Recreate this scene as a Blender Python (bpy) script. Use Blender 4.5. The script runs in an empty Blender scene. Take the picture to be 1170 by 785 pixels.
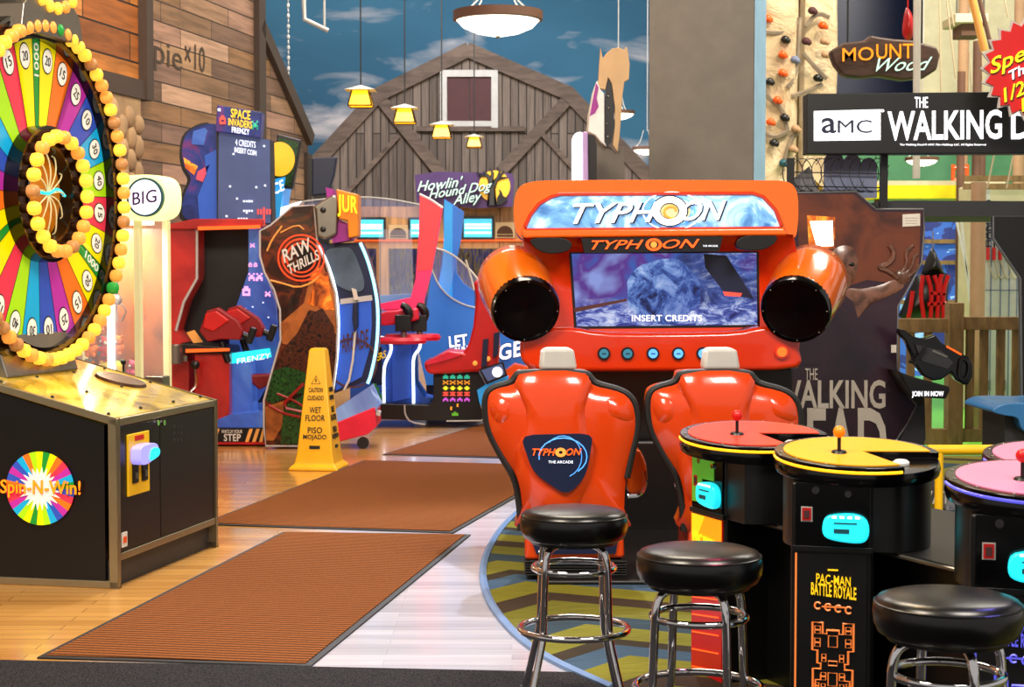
import bpy, bmesh, math, random
from mathutils import Vector, Matrix
random.seed(7)
PI = math.pi
S = bpy.context.scene
COL = S.collection
FPX = 1900.0
PITCH = math.atan(81.0 / FPX)
CH = 1.5
ca, sa = math.cos(PITCH), math.sin(PITCH)

# ------------------------------------------------------------------ camera
cam = bpy.data.cameras.new('camera'); co = bpy.data.objects.new('camera', cam); COL.objects.link(co)
cam.sensor_width = 36; cam.lens = 36 * FPX / 1170; cam.clip_end = 200
co.location = (0, 0, CH); co.rotation_euler = (PI / 2 - PITCH, 0, 0)
S.camera = co
cam.dof.use_dof = True; cam.dof.focus_distance = 7.2; cam.dof.aperture_fstop = 9.0

def ray(px, py):
    u, v = px - 585.0, py - 392.5
    return Vector((u, FPX * ca - v * sa, -FPX * sa - v * ca))
def W(px, py, Y):
    d = ray(px, py); return Vector((0, 0, CH)) + d * (Y / d.y)
def FL(px, py, z=0.0):
    d = ray(px, py); return Vector((0, 0, CH)) + d * ((z - CH) / d.z)
def wx(px, Y): return W(px, 311, Y).x
def wz(py, Y): return W(585, py, Y).z

class Fr:
    """local frame of a thing: origin on the floor, yaw about z"""
    def __init__(s, ox, oy, yaw=0.0):
        s.o = Vector((ox, oy, 0)); s.yaw = yaw
        s.R = Matrix.Rotation(-yaw, 3, 'Z'); s.c = s.R @ (Vector((0, 0, CH)) - s.o)
    def _hit(s, px, py, ax, val):
        d = s.R @ ray(px, py); t = (val - s.c[ax]) / d[ax]
        return s.c + d * t
    def Y(s, px, py, ly=0.0): p = s._hit(px, py, 1, ly); return (p.x, p.z)
    def X(s, px, py, lx=0.0): p = s._hit(px, py, 0, lx); return (p.y, p.z)
    def Z(s, px, py, lz=0.0): p = s._hit(px, py, 2, lz); return (p.x, p.y)
    def TY(s, pts, ly=0.0): return [s.Y(a, b, ly) for a, b in pts]
    def TX(s, pts, lx=0.0): return [s.X(a, b, lx) for a, b in pts]
    def w(s, p): return Matrix.Rotation(s.yaw, 3, 'Z') @ Vector(p) + s.o

# --------------------------------------------------------------- materials
def hx(h):
    h = h.lstrip('#'); c = [int(h[i:i + 2], 16) / 255 for i in (0, 2, 4)]
    return tuple(x / 12.92 if x <= .04045 else ((x + .055) / 1.055) ** 2.4 for x in c) + (1,)
M = {}
class NT:
    def __init__(s, name):
        s.m = bpy.data.materials.new(name); s.m.use_nodes = True; s.t = s.m.node_tree; s.n = s.t.nodes
        s.b = s.n['Principled BSDF']; M[name] = s.m
    def a(s, typ, **kw):
        n = s.n.new(typ)
        for k, v in kw.items():
            if k.startswith('i_'):
                n.inputs[k[2:].replace('_', ' ')].default_value = v
            else: setattr(n, k, v)
        return n
    def l(s, a, b): s.t.links.new(a, b)
    def coords(s, scale=(1, 1, 1), rot=(0, 0, 0), loc=(0, 0, 0)):
        tc = s.a('ShaderNodeTexCoord'); mp = s.a('ShaderNodeMapping')
        mp.inputs['Scale'].default_value = scale; mp.inputs['Rotation'].default_value = rot; mp.inputs['Location'].default_value = loc
        s.l(tc.outputs['Object'], mp.inputs[0]); return mp.outputs[0]
    def ramp(s, src, stops, interp='LINEAR'):
        r = s.a('ShaderNodeValToRGB'); r.color_ramp.interpolation = interp
        e = r.color_ramp.elements
        while len(e) < len(stops): e.new(0.5)
        for el, (p, c) in zip(e, stops): el.position = p; el.color = hx(c) if isinstance(c, str) else c
        s.l(src, r.inputs[0]); return r.outputs[0]
    def noise(s, vec, scale=5, detail=4, rough=.55, dist=0):
        n = s.a('ShaderNodeTexNoise'); n.inputs['Scale'].default_value = scale; n.inputs['Detail'].default_value = detail
        n.inputs['Roughness'].default_value = rough; n.inputs['Distortion'].default_value = dist
        s.l(vec, n.inputs['Vector']); return n.outputs['Fac']
    def mix(s, f, a, b, mode='MIX'):
        n = s.a('ShaderNodeMixRGB', blend_type=mode)
        for k, v in ((0, f), (1, a), (2, b)):
            if hasattr(v, 'is_output'): s.l(v, n.inputs[k])
            else: n.inputs[k].default_value = hx(v) if isinstance(v, str) else v
        return n.outputs[0]
    def bump(s, h, strength=.3, dist=.01):
        b = s.a('ShaderNodeBump'); b.inputs['Strength'].default_value = strength; b.inputs['Distance'].default_value = dist
        s.l(h, b.inputs['Height']); s.l(b.outputs[0], s.b.inputs['Normal'])
    def base(s, c):
        if hasattr(c, 'is_output'): s.l(c, s.b.inputs['Base Color'])
        else: s.b.inputs['Base Color'].default_value = hx(c)
    def emit(s, c, st):
        if hasattr(c, 'is_output'): s.l(c, s.b.inputs['Emission Color'])
        else: s.b.inputs['Emission Color'].default_value = hx(c)
        s.b.inputs['Emission Strength'].default_value = st
    def rm(s, r, m=0.0, coat=0.0):
        s.b.inputs['Roughness'].default_value = r; s.b.inputs['Metallic'].default_value = m; s.b.inputs['Coat Weight'].default_value = coat

def mat(name, c, r=.5, m=0.0, e=0.0, coat=0.0, ec=None, var=.08, vs=6):
    """plain surface with a little procedural variation"""
    t = NT(name); v = t.coords()
    n = t.noise(v, vs, 3)
    c2 = hx(c); lo = tuple(x * (1 - var) for x in c2[:3]) + (1,); hi = tuple(min(1, x * (1 + var)) for x in c2[:3]) + (1,)
    col = t.ramp(n, [(.3, lo), (.7, hi)]); t.base(col); t.rm(r, m, coat)
    if e: t.emit(ec or col if not ec else ec, e)
    return t.m

def glass(name, c='#ffffff', alpha=.18, r=.03, e=0, ec='#ffffff'):
    t = NT(name); t.base(c); t.rm(r, 0); t.b.inputs['Alpha'].default_value = alpha; t.b.inputs['Specular IOR Level'].default_value = .8
    if e: t.emit(ec, e)
    return t.m

# ------------------------------------------------------------ mesh building
_tc = {}
def _textraw(s, shear, offset, extr, sp):
    k = (s, shear, offset, extr, sp)
    if k not in _tc:
        c = bpy.data.curves.new('t', 'FONT'); c.body = s; c.shear = shear; c.offset = offset; c.extrude = extr; c.resolution_u = 3
        c.space_character = sp; c.align_x = 'CENTER'
        o = bpy.data.objects.new('t', c); COL.objects.link(o); bpy.context.view_layer.update()
        me = bpy.data.meshes.new_from_object(o.evaluated_get(bpy.context.evaluated_depsgraph_get()))
        _tc[k] = ([v.co.copy() for v in me.vertices], [tuple(p.vertices) for p in me.polygons])
        bpy.data.objects.remove(o); bpy.data.curves.remove(c); bpy.data.meshes.remove(me)
    return _tc[k]

POST = [None]
class MB:
    def __init__(s, m='black'): s.v = []; s.f = []; s.fm = []; s.mats = []; s.cur = 0; s.m(m)
    def m(s, name):
        if name not in s.mats: s.mats.append(name)
        s.cur = s.mats.index(name); return s
    def add(s, vs, fs, X=None):
        b = len(s.v)
        for p in vs:
            p = Vector(p); s.v.append(X @ p if X is not None else p)
        for f in fs: s.f.append(tuple(b + i for i in f)); s.fm.append(s.cur)
        return s
    def box(s, x0, x1, y0, y1, z0, z1, X=None):
        vs = [(x, y, z) for x in (x0, x1) for y in (y0, y1) for z in (z0, z1)]
        return s.add(vs, [(0, 1, 3, 2), (4, 6, 7, 5), (0, 4, 5, 1), (2, 3, 7, 6), (0, 2, 6, 4), (1, 5, 7, 3)], X)
    def prism(s, pts, a, b, ax='y', X=None):
        n = len(pts)
        def P(p, t): return {'y': (p[0], t, p[1]), 'x': (t, p[0], p[1]), 'z': (p[0], p[1], t)}[ax]
        vs = [P(p, a) for p in pts] + [P(p, b) for p in pts]
        fs = [tuple(range(n)), tuple(range(2 * n - 1, n - 1, -1))] + [(i, (i + 1) % n, n + (i + 1) % n, n + i) for i in range(n)]
        return s.add(vs, fs, X)
    def lathe(s, prof, n=24, X=None, axis='z', a0=0, a1=2 * PI):
        vs, fs = [], []; full = abs(a1 - a0 - 2 * PI) < 1e-6; k = len(prof); m = n if full else n + 1
        for i in range(m):
            a = a0 + (a1 - a0) * i / n
            for r, z in prof:
                if axis == 'z': vs.append((r * math.cos(a), r * math.sin(a), z))
                else: vs.append((r * math.cos(a), z, r * math.sin(a)))   # axis y
        for i in range(n):
            j = (i + 1) % m
            for q in range(k - 1): fs.append((i * k + q, j * k + q, j * k + q + 1, i * k + q + 1))
        s.add(vs, fs, X)
        return s
    def cyl(s, p0, p1, r, r1=None, n=16):
        p0, p1 = Vector(p0), Vector(p1); d = p1 - p0; L = d.length; r1 = r if r1 is None else r1
        X = Matrix.Translation(p0) @ d.to_track_quat('Z', 'Y').to_matrix().to_4x4()
        return s.lathe([(0, 0), (r, 0), (r1, L), (0, L)], n, X)
    def tube(s, pts, r, n=8, closed=False, smooth=0):
        pts = [Vector(p) for p in pts]
        if smooth:
            for _ in range(smooth):
                q = []
                N = len(pts)
                rng = range(N) if closed else range(N - 1)
                if not closed: q.append(pts[0])
                for i in rng:
                    a, b = pts[i], pts[(i + 1) % N]; q += [a.lerp(b, .25), a.lerp(b, .75)]
                if not closed: q.append(pts[-1])
                if isinstance(r, (list, tuple)):
                    rq = [r[0]]
                    for i in range(N - 1): rq += [r[i] * .75 + r[i + 1] * .25, r[i] * .25 + r[i + 1] * .75]
                    r = rq + [r[-1]]
                pts = q
        N = len(pts); vs, fs = [], []; ref = None
        for i, p in enumerate(pts):
            if closed: t = pts[(i + 1) % N] - pts[i - 1]
            else: t = pts[min(i + 1, N - 1)] - pts[max(i - 1, 0)]
            t.normalize()
            if ref is None: ref = Vector((0, 0, 1)) if abs(t.z) < .9 else Vector((1, 0, 0))
            u = (ref - t * ref.dot(t))
            if u.length < 1e-5: u = t.orthogonal()
            u.normalize(); ref = u; w = t.cross(u)
            rr = r[i] if isinstance(r, (list, tuple)) else r
            for k in range(n):
                a = 2 * PI * k / n; vs.append(p + (u * math.cos(a) + w * math.sin(a)) * rr)
        for i in range(N if closed else N - 1):
            j = (i + 1) % N
            for k in range(n): fs.append((i * n + k, j * n + k, j * n + (k + 1) % n, i * n + (k + 1) % n))
        if not closed: fs += [tuple(range(n)), tuple(range(N * n - 1, (N - 1) * n - 1, -1))]
        return s.add(vs, fs)
    def ball(s, c, r, n=14, sc=(1, 1, 1), X=None):
        k = max(6, n // 2)
        prof = [(max(1e-5, math.sin(PI * i / k)) * r, -math.cos(PI * i / k) * r) for i in range(k + 1)]
        Y = Matrix.Translation(Vector(c)) @ Matrix.Diagonal((*sc, 1))
        return s.lathe(prof, n, (X @ Y) if X is not None else Y)
    def dome(s, pts, y0, bulge, rings=6, p=2.2, c=None):
        """bulging shell over outline pts (x,z) rising from y0 towards y0-bulge"""
        n = len(pts); cx = c[0] if c else sum(a[0] for a in pts) / n; cz = c[1] if c else sum(a[1] for a in pts) / n
        vs, fs = [], []
        for k in range(rings):
            t = (k / rings) ; sc = 1 - t ** 1.6 if k else 1
            d = bulge * (1 - sc ** p)
            for a in pts: vs.append((cx + (a[0] - cx) * sc, y0 - d, cz + (a[1] - cz) * sc))
        for k in range(rings - 1):
            for i in range(n):
                j = (i + 1) % n; fs.append((k * n + i, k * n + j, (k + 1) * n + j, (k + 1) * n + i))
        vs.append((cx, y0 - bulge, cz)); q = len(vs) - 1
        for i in range(n): fs.append(((rings - 1) * n + i, (rings - 1) * n + (i + 1) % n, q))
        return s.add(vs, fs)
    def text(s, txt, p0, p1, up, depth=.004, shear=0., off=0., sp=1., toward=(0, -1, 0), fit=True):
        """lettering from lower-left p0 to lower-right p1, letter height vector up, raised toward the reader"""
        sp = sp * (1 + min(off, .1)); off = round(off * .42, 4); bv, _ = _textraw(txt, shear, 0, .01, sp); vs, fs = _textraw(txt, shear, off, .01, sp)
        x0 = min(v.x for v in bv); x1 = max(v.x for v in bv); y0 = min(v.y for v in bv); y1 = max(v.y for v in bv)
        p0, p1, up, to = Vector(p0), Vector(p1), Vector(up), Vector(toward)
        out = [p0 + (p1 - p0) * ((v.x - x0) / (x1 - x0)) + up * ((v.y - y0) / (y1 - y0)) + to * (depth * (v.z / .02 + .5)) for v in vs]
        return s.add(out, fs)
    def tpx(s, F, txt, a, b, c, ly, **kw):
        """text on the frame's front plane y=ly: pixel lower-left a, lower-right b, upper-left c"""
        A, B, Cc = F.Y(*a, ly), F.Y(*b, ly), F.Y(*c, ly)
        return s.text(txt, (A[0], ly, A[1]), (B[0], ly, B[1]), (Cc[0] - A[0], 0, Cc[1] - A[1]), **kw)
    def tpxX(s, F, txt, a, b, c, lx, **kw):
        A, B, Cc = F.X(*a, lx), F.X(*b, lx), F.X(*c, lx)
        return s.text(txt, (lx, A[0], A[1]), (lx, B[0], B[1]), (0, Cc[0] - A[0], Cc[1] - A[1]), **kw)
    def ring(s, c, r0, r1, y0, y1, n=40, sx=1., sz=1.):
        """annulus with thickness, axis y, centre c=(x,z)"""
        X = Matrix.Translation((c[0], 0, c[1])) @ Matrix.Diagonal((sx, 1, sz, 1))
        return s.lathe([(r0, y0), (r1, y0), (r1, y1), (r0, y1), (r0, y0)], n, X, axis='y')
    def disc(s, c, r, y0, y1, n=32, sx=1., sz=1.):
        pts = [(c[0] + r * sx * math.cos(2 * PI * i / n), c[1] + r * sz * math.sin(2 * PI * i / n)) for i in range(n)]
        return s.prism(pts, y0, y1)
    def build(s, name, parent=None, loc=None, bevel=0, seg=2, ang=38, sub=0, norm=True):
        if POST[0]: s.v = [POST[0](v) for v in s.v]
        me = bpy.data.meshes.new(name); me.from_pydata([tuple(v) for v in s.v], [], s.f)
        for mn in s.mats: me.materials.append(M[mn])
        for p, i in zip(me.polygons, s.fm): p.material_index = i
        if norm:
            bm = bmesh.new(); bm.from_mesh(me)
            bmesh.ops.remove_doubles(bm, verts=bm.verts, dist=1e-6)
            bmesh.ops.recalc_face_normals(bm, faces=bm.faces); bm.to_mesh(me); bm.free()
        for p in me.polygons: p.use_smooth = True
        me.set_sharp_from_angle(angle=math.radians(ang))
        o = bpy.data.objects.new(name, me); COL.objects.link(o)
        if parent is not None: o.parent = parent
        if loc is not None: o.location = loc
        if bevel:
            b = o.modifiers.new('bevel', 'BEVEL'); b.width = bevel; b.segments = seg; b.limit_method = 'ANGLE'; b.angle_limit = math.radians(35)
            b.harden_normals = True
        if sub:
            q = o.modifiers.new('sub', 'SUBSURF'); q.levels = sub; q.render_levels = sub
        return o

def tag(o, label=None, cat=None, group=None, kind=None):
    for k, v in (('label', label), ('category', cat), ('group', group), ('kind', kind)):
        if v: o[k] = v
    return o
def thing(name, F, label, cat, group=None, z=0):
    o = bpy.data.objects.new(name, None); COL.objects.link(o)
    o.empty_display_size = .1
    o.location = (F.o.x, F.o.y, z); o.rotation_euler = (0, 0, F.yaw)
    return tag(o, label, cat, group)
def solo(mb, name, loc, label, cat, group=None, **kw):
    """thing that is one mesh, built in coordinates relative to loc"""
    o = mb.build(name, None, loc, **kw); return tag(o, label, cat, group)
def dup(root, loc, rotz=0, label=None, group=None):
    r = root.copy(); COL.objects.link(r); r.location = loc; r.rotation_euler = (0, 0, rotz)
    if label: r['label'] = label
    if group: r['group'] = group
    for ch in list(root.children):
        c = ch.copy(); COL.objects.link(c); c.parent = r
        for g in list(ch.children):
            d = g.copy(); COL.objects.link(d); d.parent = c
    return r
def struct(mb, name, **kw):
    o = mb.build(name, **kw); o['kind'] = 'structure'; return o
def circ(n, r=1, a0=0): return [(r * math.cos(a0 + 2 * PI * i / n), r * math.sin(a0 + 2 * PI * i / n)) for i in range(n)]
def spline(pts, k=4):
    """closed Catmull-Rom through 2-D points"""
    out = []; n = len(pts)
    for i in range(n):
        p0, p1, p2, p3 = pts[i - 1], pts[i], pts[(i + 1) % n], pts[(i + 2) % n]
        for j in range(k):
            t = j / k
            out.append(tuple(.5 * ((2 * p1[a]) + (-p0[a] + p2[a]) * t + (2 * p0[a] - 5 * p1[a] + 4 * p2[a] - p3[a]) * t * t + (-p0[a] + 3 * p1[a] - 3 * p2[a] + p3[a]) * t ** 3) for a in (0, 1)))
    return out
# ================================================================ materials
for n, c, r, m_ in [('black', '#060607', .38, 0), ('black_gloss', '#030304', .15, 0), ('black_vinyl', '#050506', .28, 0), ('dark_grey', '#26272b', .5, 0),
        ('mid_grey', '#6b6c70', .5, .3), ('light_grey', '#b9b7b2', .5, 0), ('white', '#e9e8e4', .45, 0), ('offwhite', '#cfc7b8', .6, 0),
        ('chrome', '#d8d8dc', .07, 1), ('steel', '#8f8a80', .32, .9), ('brushed', '#a09678', .35, .85), ('red', '#c21512', .35, 0), ('deep_red', '#8a0f12', .35, 0),
        ('pink_red', '#d81f3c', .35, 0), ('hot_pink', '#e0246a', .35, 0), ('orange', '#e8560f', .3, 0), ('yellow', '#f2c012', .4, 0), ('cone_yellow', '#f7b500', .38, 0), ('blue', '#1f4fae', .35, 0),
        ('sky_blue', '#2f9ad8', .35, 0), ('navy', '#121c3c', .35, 0), ('purple', '#4b2a63', .5, 0), ('plush_orange', '#e07818', .9, 0), ('plush_yellow', '#e8c81c', .9, 0),
        ('plush_pink', '#d85a78', .9, 0), ('plush_green', '#4aa03c', .9, 0), ('plush_red', '#c02a20', .9, 0), ('plush_teal', '#2a7f88', .9, 0), ('pale_blue', '#9fc4de', .6, 0), ('taupe', '#6e685f', .8, 0), ('white_tag', '#ddd8cc', .5, 0),
        ('rope', '#b9a78a', .9, 0), ('pole_tan', '#b08a68', .6, 0), ('pole_brown', '#6a4a3a', .7, 0), ('trim_blue', '#6f8fbe', .4, 0), ('slate', '#6a7490', .6, 0), ('green_wall', '#4f8a62', .7, 0), ('yellow_pad', '#e8d800', .5, 0),
        ('cream', '#cfc6a4', .6, 0), ('rubber', '#0e0d0d', .6, 0), ('plywood', '#c9a678', .6, 0), ('lavender', '#b79ad0', .4, 0), ('magenta', '#9a1f8c', .4, 0), ('blue_seat', '#2f6fa8', .3, 0), ('teal_dark', '#12525e', .5, 0),
        ('faded_ink', '#40342a', .8, 0), ('ink', '#17130f', .6, 0), ('maroon', '#4a2326', .7, 0), ('trim_dark', '#3f322b', .7, 0), ('bench_grey', '#4c4850', .5, 0), ('green_pix', '#1f8a2a', .5, 0), ('bronze', '#4a2e1c', .35, .7)]:
    mat(n, c, r, m_)
mat('typh_red', '#d03008', .18, 0, coat=.6, var=.03)
mat('typh_orange', '#ea6a12', .18, 0, coat=.7, var=.03)
mat('seat_red', '#d4400e', .2, 0, coat=.5, var=.03)
mat('amber', '#e88a10', .3)
# wheel wedge colours (printed, softly lit from behind)
for n, c in [('w_green', '#1c8f2e'), ('w_yellow', '#f4e400'), ('w_orange', '#f2701a'), ('w_magenta', '#b42c9c'), ('w_blue', '#2f4fb4'), ('w_cyan', '#12a6d8'), ('w_lime', '#a6dc12'), ('w_red', '#e4344c'), ('w_white', '#f4f0e0')]:
    mat(n, c, .3, e=.35, var=.03)
# glowing things
for n, c, e in [('bulb_on', '#ffba3a', 1.0), ('bulb_mid', '#f09a40', .6), ('bulb_off', '#c08850', .15), ('bulb_green', '#1f9a3a', .3), ('lamp_white', '#fff6e0', 2.6), ('lamp_yellow', '#ffc21a', 1.3),
        ('neon_white', '#dff0ff', 2.2), ('neon_cyan', '#8fe4ff', 1.8), ('neon_orange', '#ff6a1a', 1.6), ('cyan_lit', '#1fd0e0', 1.1), ('sign_white', '#f4f6ff', 1.25), ('text_yellow', '#f6c61a', .7), ('lit_orange', '#ff8a10', .9),
        ('lit_yellow', '#f6e01a', .8), ('btn_blue', '#4f9af0', 1.1), ('btn_teal', '#2a6f88', .6), ('btn_orange', '#ff5a1a', 1.4), ('coin_lilac', '#8f8cf0', 1.), ('lime_lit', '#e8f0a0', 1.2), ('screen_text', '#e8f0ff', 1.0),
        ('pix_teal', '#2aa88a', .7), ('pix_amber', '#f09a2a', .8), ('pix_yellow', '#d8d22a', .8), ('pix_red', '#e0463a', .8), ('pix_purple', '#b04ab8', .8), ('pix_pink', '#f0a8d8', .9), ('frame_glow', '#e0d8a0', .35),
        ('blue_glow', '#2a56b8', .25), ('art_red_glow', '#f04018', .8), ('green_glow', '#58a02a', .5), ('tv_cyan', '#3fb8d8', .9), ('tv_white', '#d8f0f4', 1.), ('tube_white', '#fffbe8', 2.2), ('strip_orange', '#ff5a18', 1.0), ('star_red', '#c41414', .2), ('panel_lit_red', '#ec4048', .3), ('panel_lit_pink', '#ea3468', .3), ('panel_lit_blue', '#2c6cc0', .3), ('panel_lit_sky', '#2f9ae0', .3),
        ('maze_orange', '#e07a3a', .55), ('maze_purple', '#5a5ae0', .6), ('moon', '#f6b82a', .35), ('sign_pale', '#c8f0e0', .5), ('top_yellow', '#f2a40c', .25), ('top_red', '#e83a22', .3), ('top_pink', '#e07a9a', .3), ('bead_yellow', '#ffb01a', 1.2), ('card_orange', '#e09a4a', .2)]:
    mat(n, c, .3, e=e, var=.04)
glass('clear', '#dfe8ff', .14); glass('acrylic', '#b8c4ff', .12); glass('console_glass', '#e8d080', .35, .04); glass('shine', '#ffffff', .1)

def swz(t, ax):
    s_ = t.a('ShaderNodeSeparateXYZ'); t.l(t.coords(), s_.inputs[0]); c_ = t.a('ShaderNodeCombineXYZ')
    for i, k in enumerate(ax): t.l(s_.outputs[k.upper()], c_.inputs[i])
    return c_.outputs[0]
def planks(name, c1, c2, mortar, row, length, ax='xy', r=.6, grain=(1.5, 30, 1), bumpy=.3, coat=0, hue=None, mort=.012, pal=None):
    t = NT(name); v = swz(t, ax)
    br = t.a('ShaderNodeTexBrick'); t.l(v, br.inputs['Vector']); br.offset = .37; br.offset_frequency = 2
    br.inputs['Color1'].default_value = hx(c1); br.inputs['Color2'].default_value = hx(c2); br.inputs['Mortar'].default_value = hx(mortar)
    br.inputs['Scale'].default_value = 1; br.inputs['Mortar Size'].default_value = mort * row; br.inputs['Mortar Smooth'].default_value = .2
    br.inputs['Brick Width'].default_value = length; br.inputs['Row Height'].default_value = row; br.inputs['Bias'].default_value = 0
    mp = t.a('ShaderNodeMapping'); t.l(v, mp.inputs[0]); mp.inputs['Scale'].default_value = grain
    g = t.noise(mp.outputs[0], 1, 5, .65, .6)
    gc = t.ramp(g, [(.3, (.5, .5, .5, 1)), (.6, (1, 1, 1, 1)), (.8, (1.15, 1.12, 1.08, 1))])
    col = br.outputs['Color']
    if pal:
        for k, c in (('Color1', '#000000'), ('Color2', '#ffffff')): br.inputs[k].default_value = hx(c)
        col = t.ramp(col, [((i + .0) / len(pal), c) for i, c in enumerate(pal)], 'CONSTANT')
    if hue:
        mp2 = t.a('ShaderNodeMapping'); t.l(v, mp2.inputs[0]); mp2.inputs['Scale'].default_value = (.8, 5, 1)
        big = t.noise(mp2.outputs[0], 1, 1); col = t.mix(t.ramp(big, [(.45, (0, 0, 0, 1)), (.6, (.8, .8, .8, 1))]), col, hue)
    col = t.mix(1, col, gc, 'MULTIPLY')
    col = t.mix(br.outputs['Fac'], col, mortar)
    t.base(col); t.rm(r, 0, coat); t.bump(br.outputs['Fac'], -bumpy, .01)
    return t, col
planks('wall_planks', '#ab8a72', '#7c6252', '#2c1e16', .2, 1.3, 'yz', grain=(1.2, 16, 1), bumpy=.5, mort=.04, pal=['#6e5444', '#9c7a60', '#8a6a50', '#a8826e', '#745a4a', '#b08a68', '#86685a', '#c09a80', '#8e6a4a', '#7a5e4e'])
planks('wall_planks_orange', '#a8622c', '#8a4c20', '#1c120c', .27, 2.6, 'yz', grain=(1.2, 12, 1), bumpy=.5, mort=.04, pal=['#9c5a26', '#b87434', '#8a5024', '#c48040', '#a4622c'])
planks('barn_boards', '#84756a', '#61554c', '#2c2420', .17, 7, 'zx', r=.85, grain=(1., 22, 1), mort=.08)
planks('barn_trim', '#7a685c', '#62534a', '#211a17', 2, 9, 'xz', r=.85, grain=(2., 9, 1), mort=.0)
planks('lane_wood', '#c9935a', '#a87240', '#4a2c14', .8, 6, 'zx', r=.5, grain=(1., 12, 1))
planks('fence_wood', '#9a7a4c', '#7c5e38', '#4a3420', 9, 9, 'xz', r=.7, grain=(14, 3, 1), bumpy=0, mort=0)
planks('door_wood', '#3e2a1c', '#2c1d14', '#1a110b', .2, 3, 'zx', r=.8)

# polished plank floor: honey boards, cool lamp sheen painted pale towards the round carpet
t = NT('wood_floor'); v = t.coords()
br = t.a('ShaderNodeTexBrick'); t.l(v, br.inputs['Vector']); br.offset = .43
for k, c in (('Color1', '#d29c52'), ('Color2', '#b88240'), ('Mortar', '#7c5228')): br.inputs[k].default_value = hx(c)
for k, x in (('Scale', 1), ('Mortar Size', .0016), ('Brick Width', .95), ('Row Height', .09), ('Bias', -.1)): br.inputs[k].default_value = x
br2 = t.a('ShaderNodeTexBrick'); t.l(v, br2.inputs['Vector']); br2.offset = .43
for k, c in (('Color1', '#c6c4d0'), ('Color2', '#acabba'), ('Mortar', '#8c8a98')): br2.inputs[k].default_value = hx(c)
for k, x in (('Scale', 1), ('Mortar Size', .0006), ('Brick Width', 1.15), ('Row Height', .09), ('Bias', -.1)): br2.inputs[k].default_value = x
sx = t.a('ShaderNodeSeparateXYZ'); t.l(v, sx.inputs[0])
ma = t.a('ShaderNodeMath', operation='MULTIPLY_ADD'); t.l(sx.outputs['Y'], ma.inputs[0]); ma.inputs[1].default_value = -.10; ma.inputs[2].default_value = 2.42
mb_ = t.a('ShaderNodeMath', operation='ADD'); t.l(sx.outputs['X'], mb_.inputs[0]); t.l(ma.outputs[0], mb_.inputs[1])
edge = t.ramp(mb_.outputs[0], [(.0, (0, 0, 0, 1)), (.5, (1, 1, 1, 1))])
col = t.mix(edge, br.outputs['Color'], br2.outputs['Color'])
mp = t.a('ShaderNodeMapping'); t.l(v, mp.inputs[0]); mp.inputs['Scale'].default_value = (1.2, 26, 1)
g = t.noise(mp.outputs[0], 1, 5, .6, .8); col = t.mix(.75, col, t.ramp(g, [(.3, (.72, .7, .66, 1)), (.65, (1, 1, 1, 1))]), 'MULTIPLY')
t.base(col); t.rm(.24, 0, .35); t.b.inputs['Coat Roughness'].default_value = .12; t.bump(g, .04, .004)

# ribbed entrance mat
t = NT('mat_brown'); v = t.coords()
wv = t.a('ShaderNodeTexWave', wave_type='BANDS', bands_direction='Y'); t.l(v, wv.inputs['Vector']); wv.inputs['Scale'].default_value = 8; wv.inputs['Distortion'].default_value = .3
n = t.noise(v, 90, 3); col = t.mix(n, '#5c3418', '#965c30'); col = t.mix(1, col, t.ramp(wv.outputs['Fac'], [(.15, (.3, .27, .25, 1)), (.6, (1.15, 1.1, 1.05, 1))]), 'MULTIPLY')
t.base(col); t.rm(.95); t.b.inputs['Specular IOR Level'].default_value = .1; t.bump(wv.outputs['Fac'], .5, .004)
# dark speckled carpet
t = NT('carpet_dark'); v = t.coords(); n = t.noise(v, 160, 2); t.base(t.ramp(n, [(.35, '#17171a'), (.65, '#3c3a3c')])); t.rm(.98); t.b.inputs['Specular IOR Level'].default_value = .05; t.bump(n, .6, .004)
# patterned carpet: angled bars of olive, brown, slate
t = NT('carpet_pattern'); v = t.coords(rot=(0, 0, math.radians(-14)))
sx = t.a('ShaderNodeSeparateXYZ'); t.l(v, sx.inputs[0])
def mth(op, a, b=0., c=0.):
    n = t.a('ShaderNodeMath', operation=op)
    for i, k in enumerate((a, b, c)):
        if hasattr(k, 'is_output'): t.l(k, n.inputs[i])
        else: n.inputs[i].default_value = k
    return n.outputs[0]
zz = mth('MULTIPLY', mth('PINGPONG', mth('ADD', sx.outputs['X'], .2), .55), .55)
fr_ = mth('FRACT', mth('ADD', mth('MULTIPLY', sx.outputs['Y'], .62), mth('MULTIPLY', zz, .9)))
col = t.ramp(fr_, [(0, '#77742a'), (.17, '#34444e'), (.32, '#6c6a28'), (.5, '#40342a'), (.63, '#7a7628'), (.8, '#40566a'), (.92, '#3a3226')], 'CONSTANT')
mp = t.a('ShaderNodeMapping'); t.l(v, mp.inputs[0]); mp.inputs['Scale'].default_value = (3, 40, 1); n = t.noise(mp.outputs[0], 2, 4)
col = t.mix(.7, col, t.ramp(n, [(.3, (.5, .5, .5, 1)), (.7, (1.1, 1.1, 1.1, 1))]), 'MULTIPLY'); t.base(col); t.rm(.95); t.b.inputs['Specular IOR Level'].default_value = .1
# painted evening-sky mural
t = NT('sky_mural'); v = t.coords(scale=(.2, 1, .62)); n = t.noise(v, 2.1, 5, .5, .4)
sep = t.a('ShaderNodeSeparateXYZ'); t.l(t.coords(), sep.inputs[0])
base = t.ramp(t.noise(t.coords(scale=(.1, 1, .2)), 1.2, 3), [(.3, '#20506c'), (.7, '#38708e')])
cl = t.ramp(n, [(.5, (0, 0, 0, 1)), (.6, (.4, .4, .4, 1)), (.7, (.95, .95, .95, 1))]); col = t.mix(cl, base, '#d0c8c6'); t.base(col); t.rm(.85)
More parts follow.
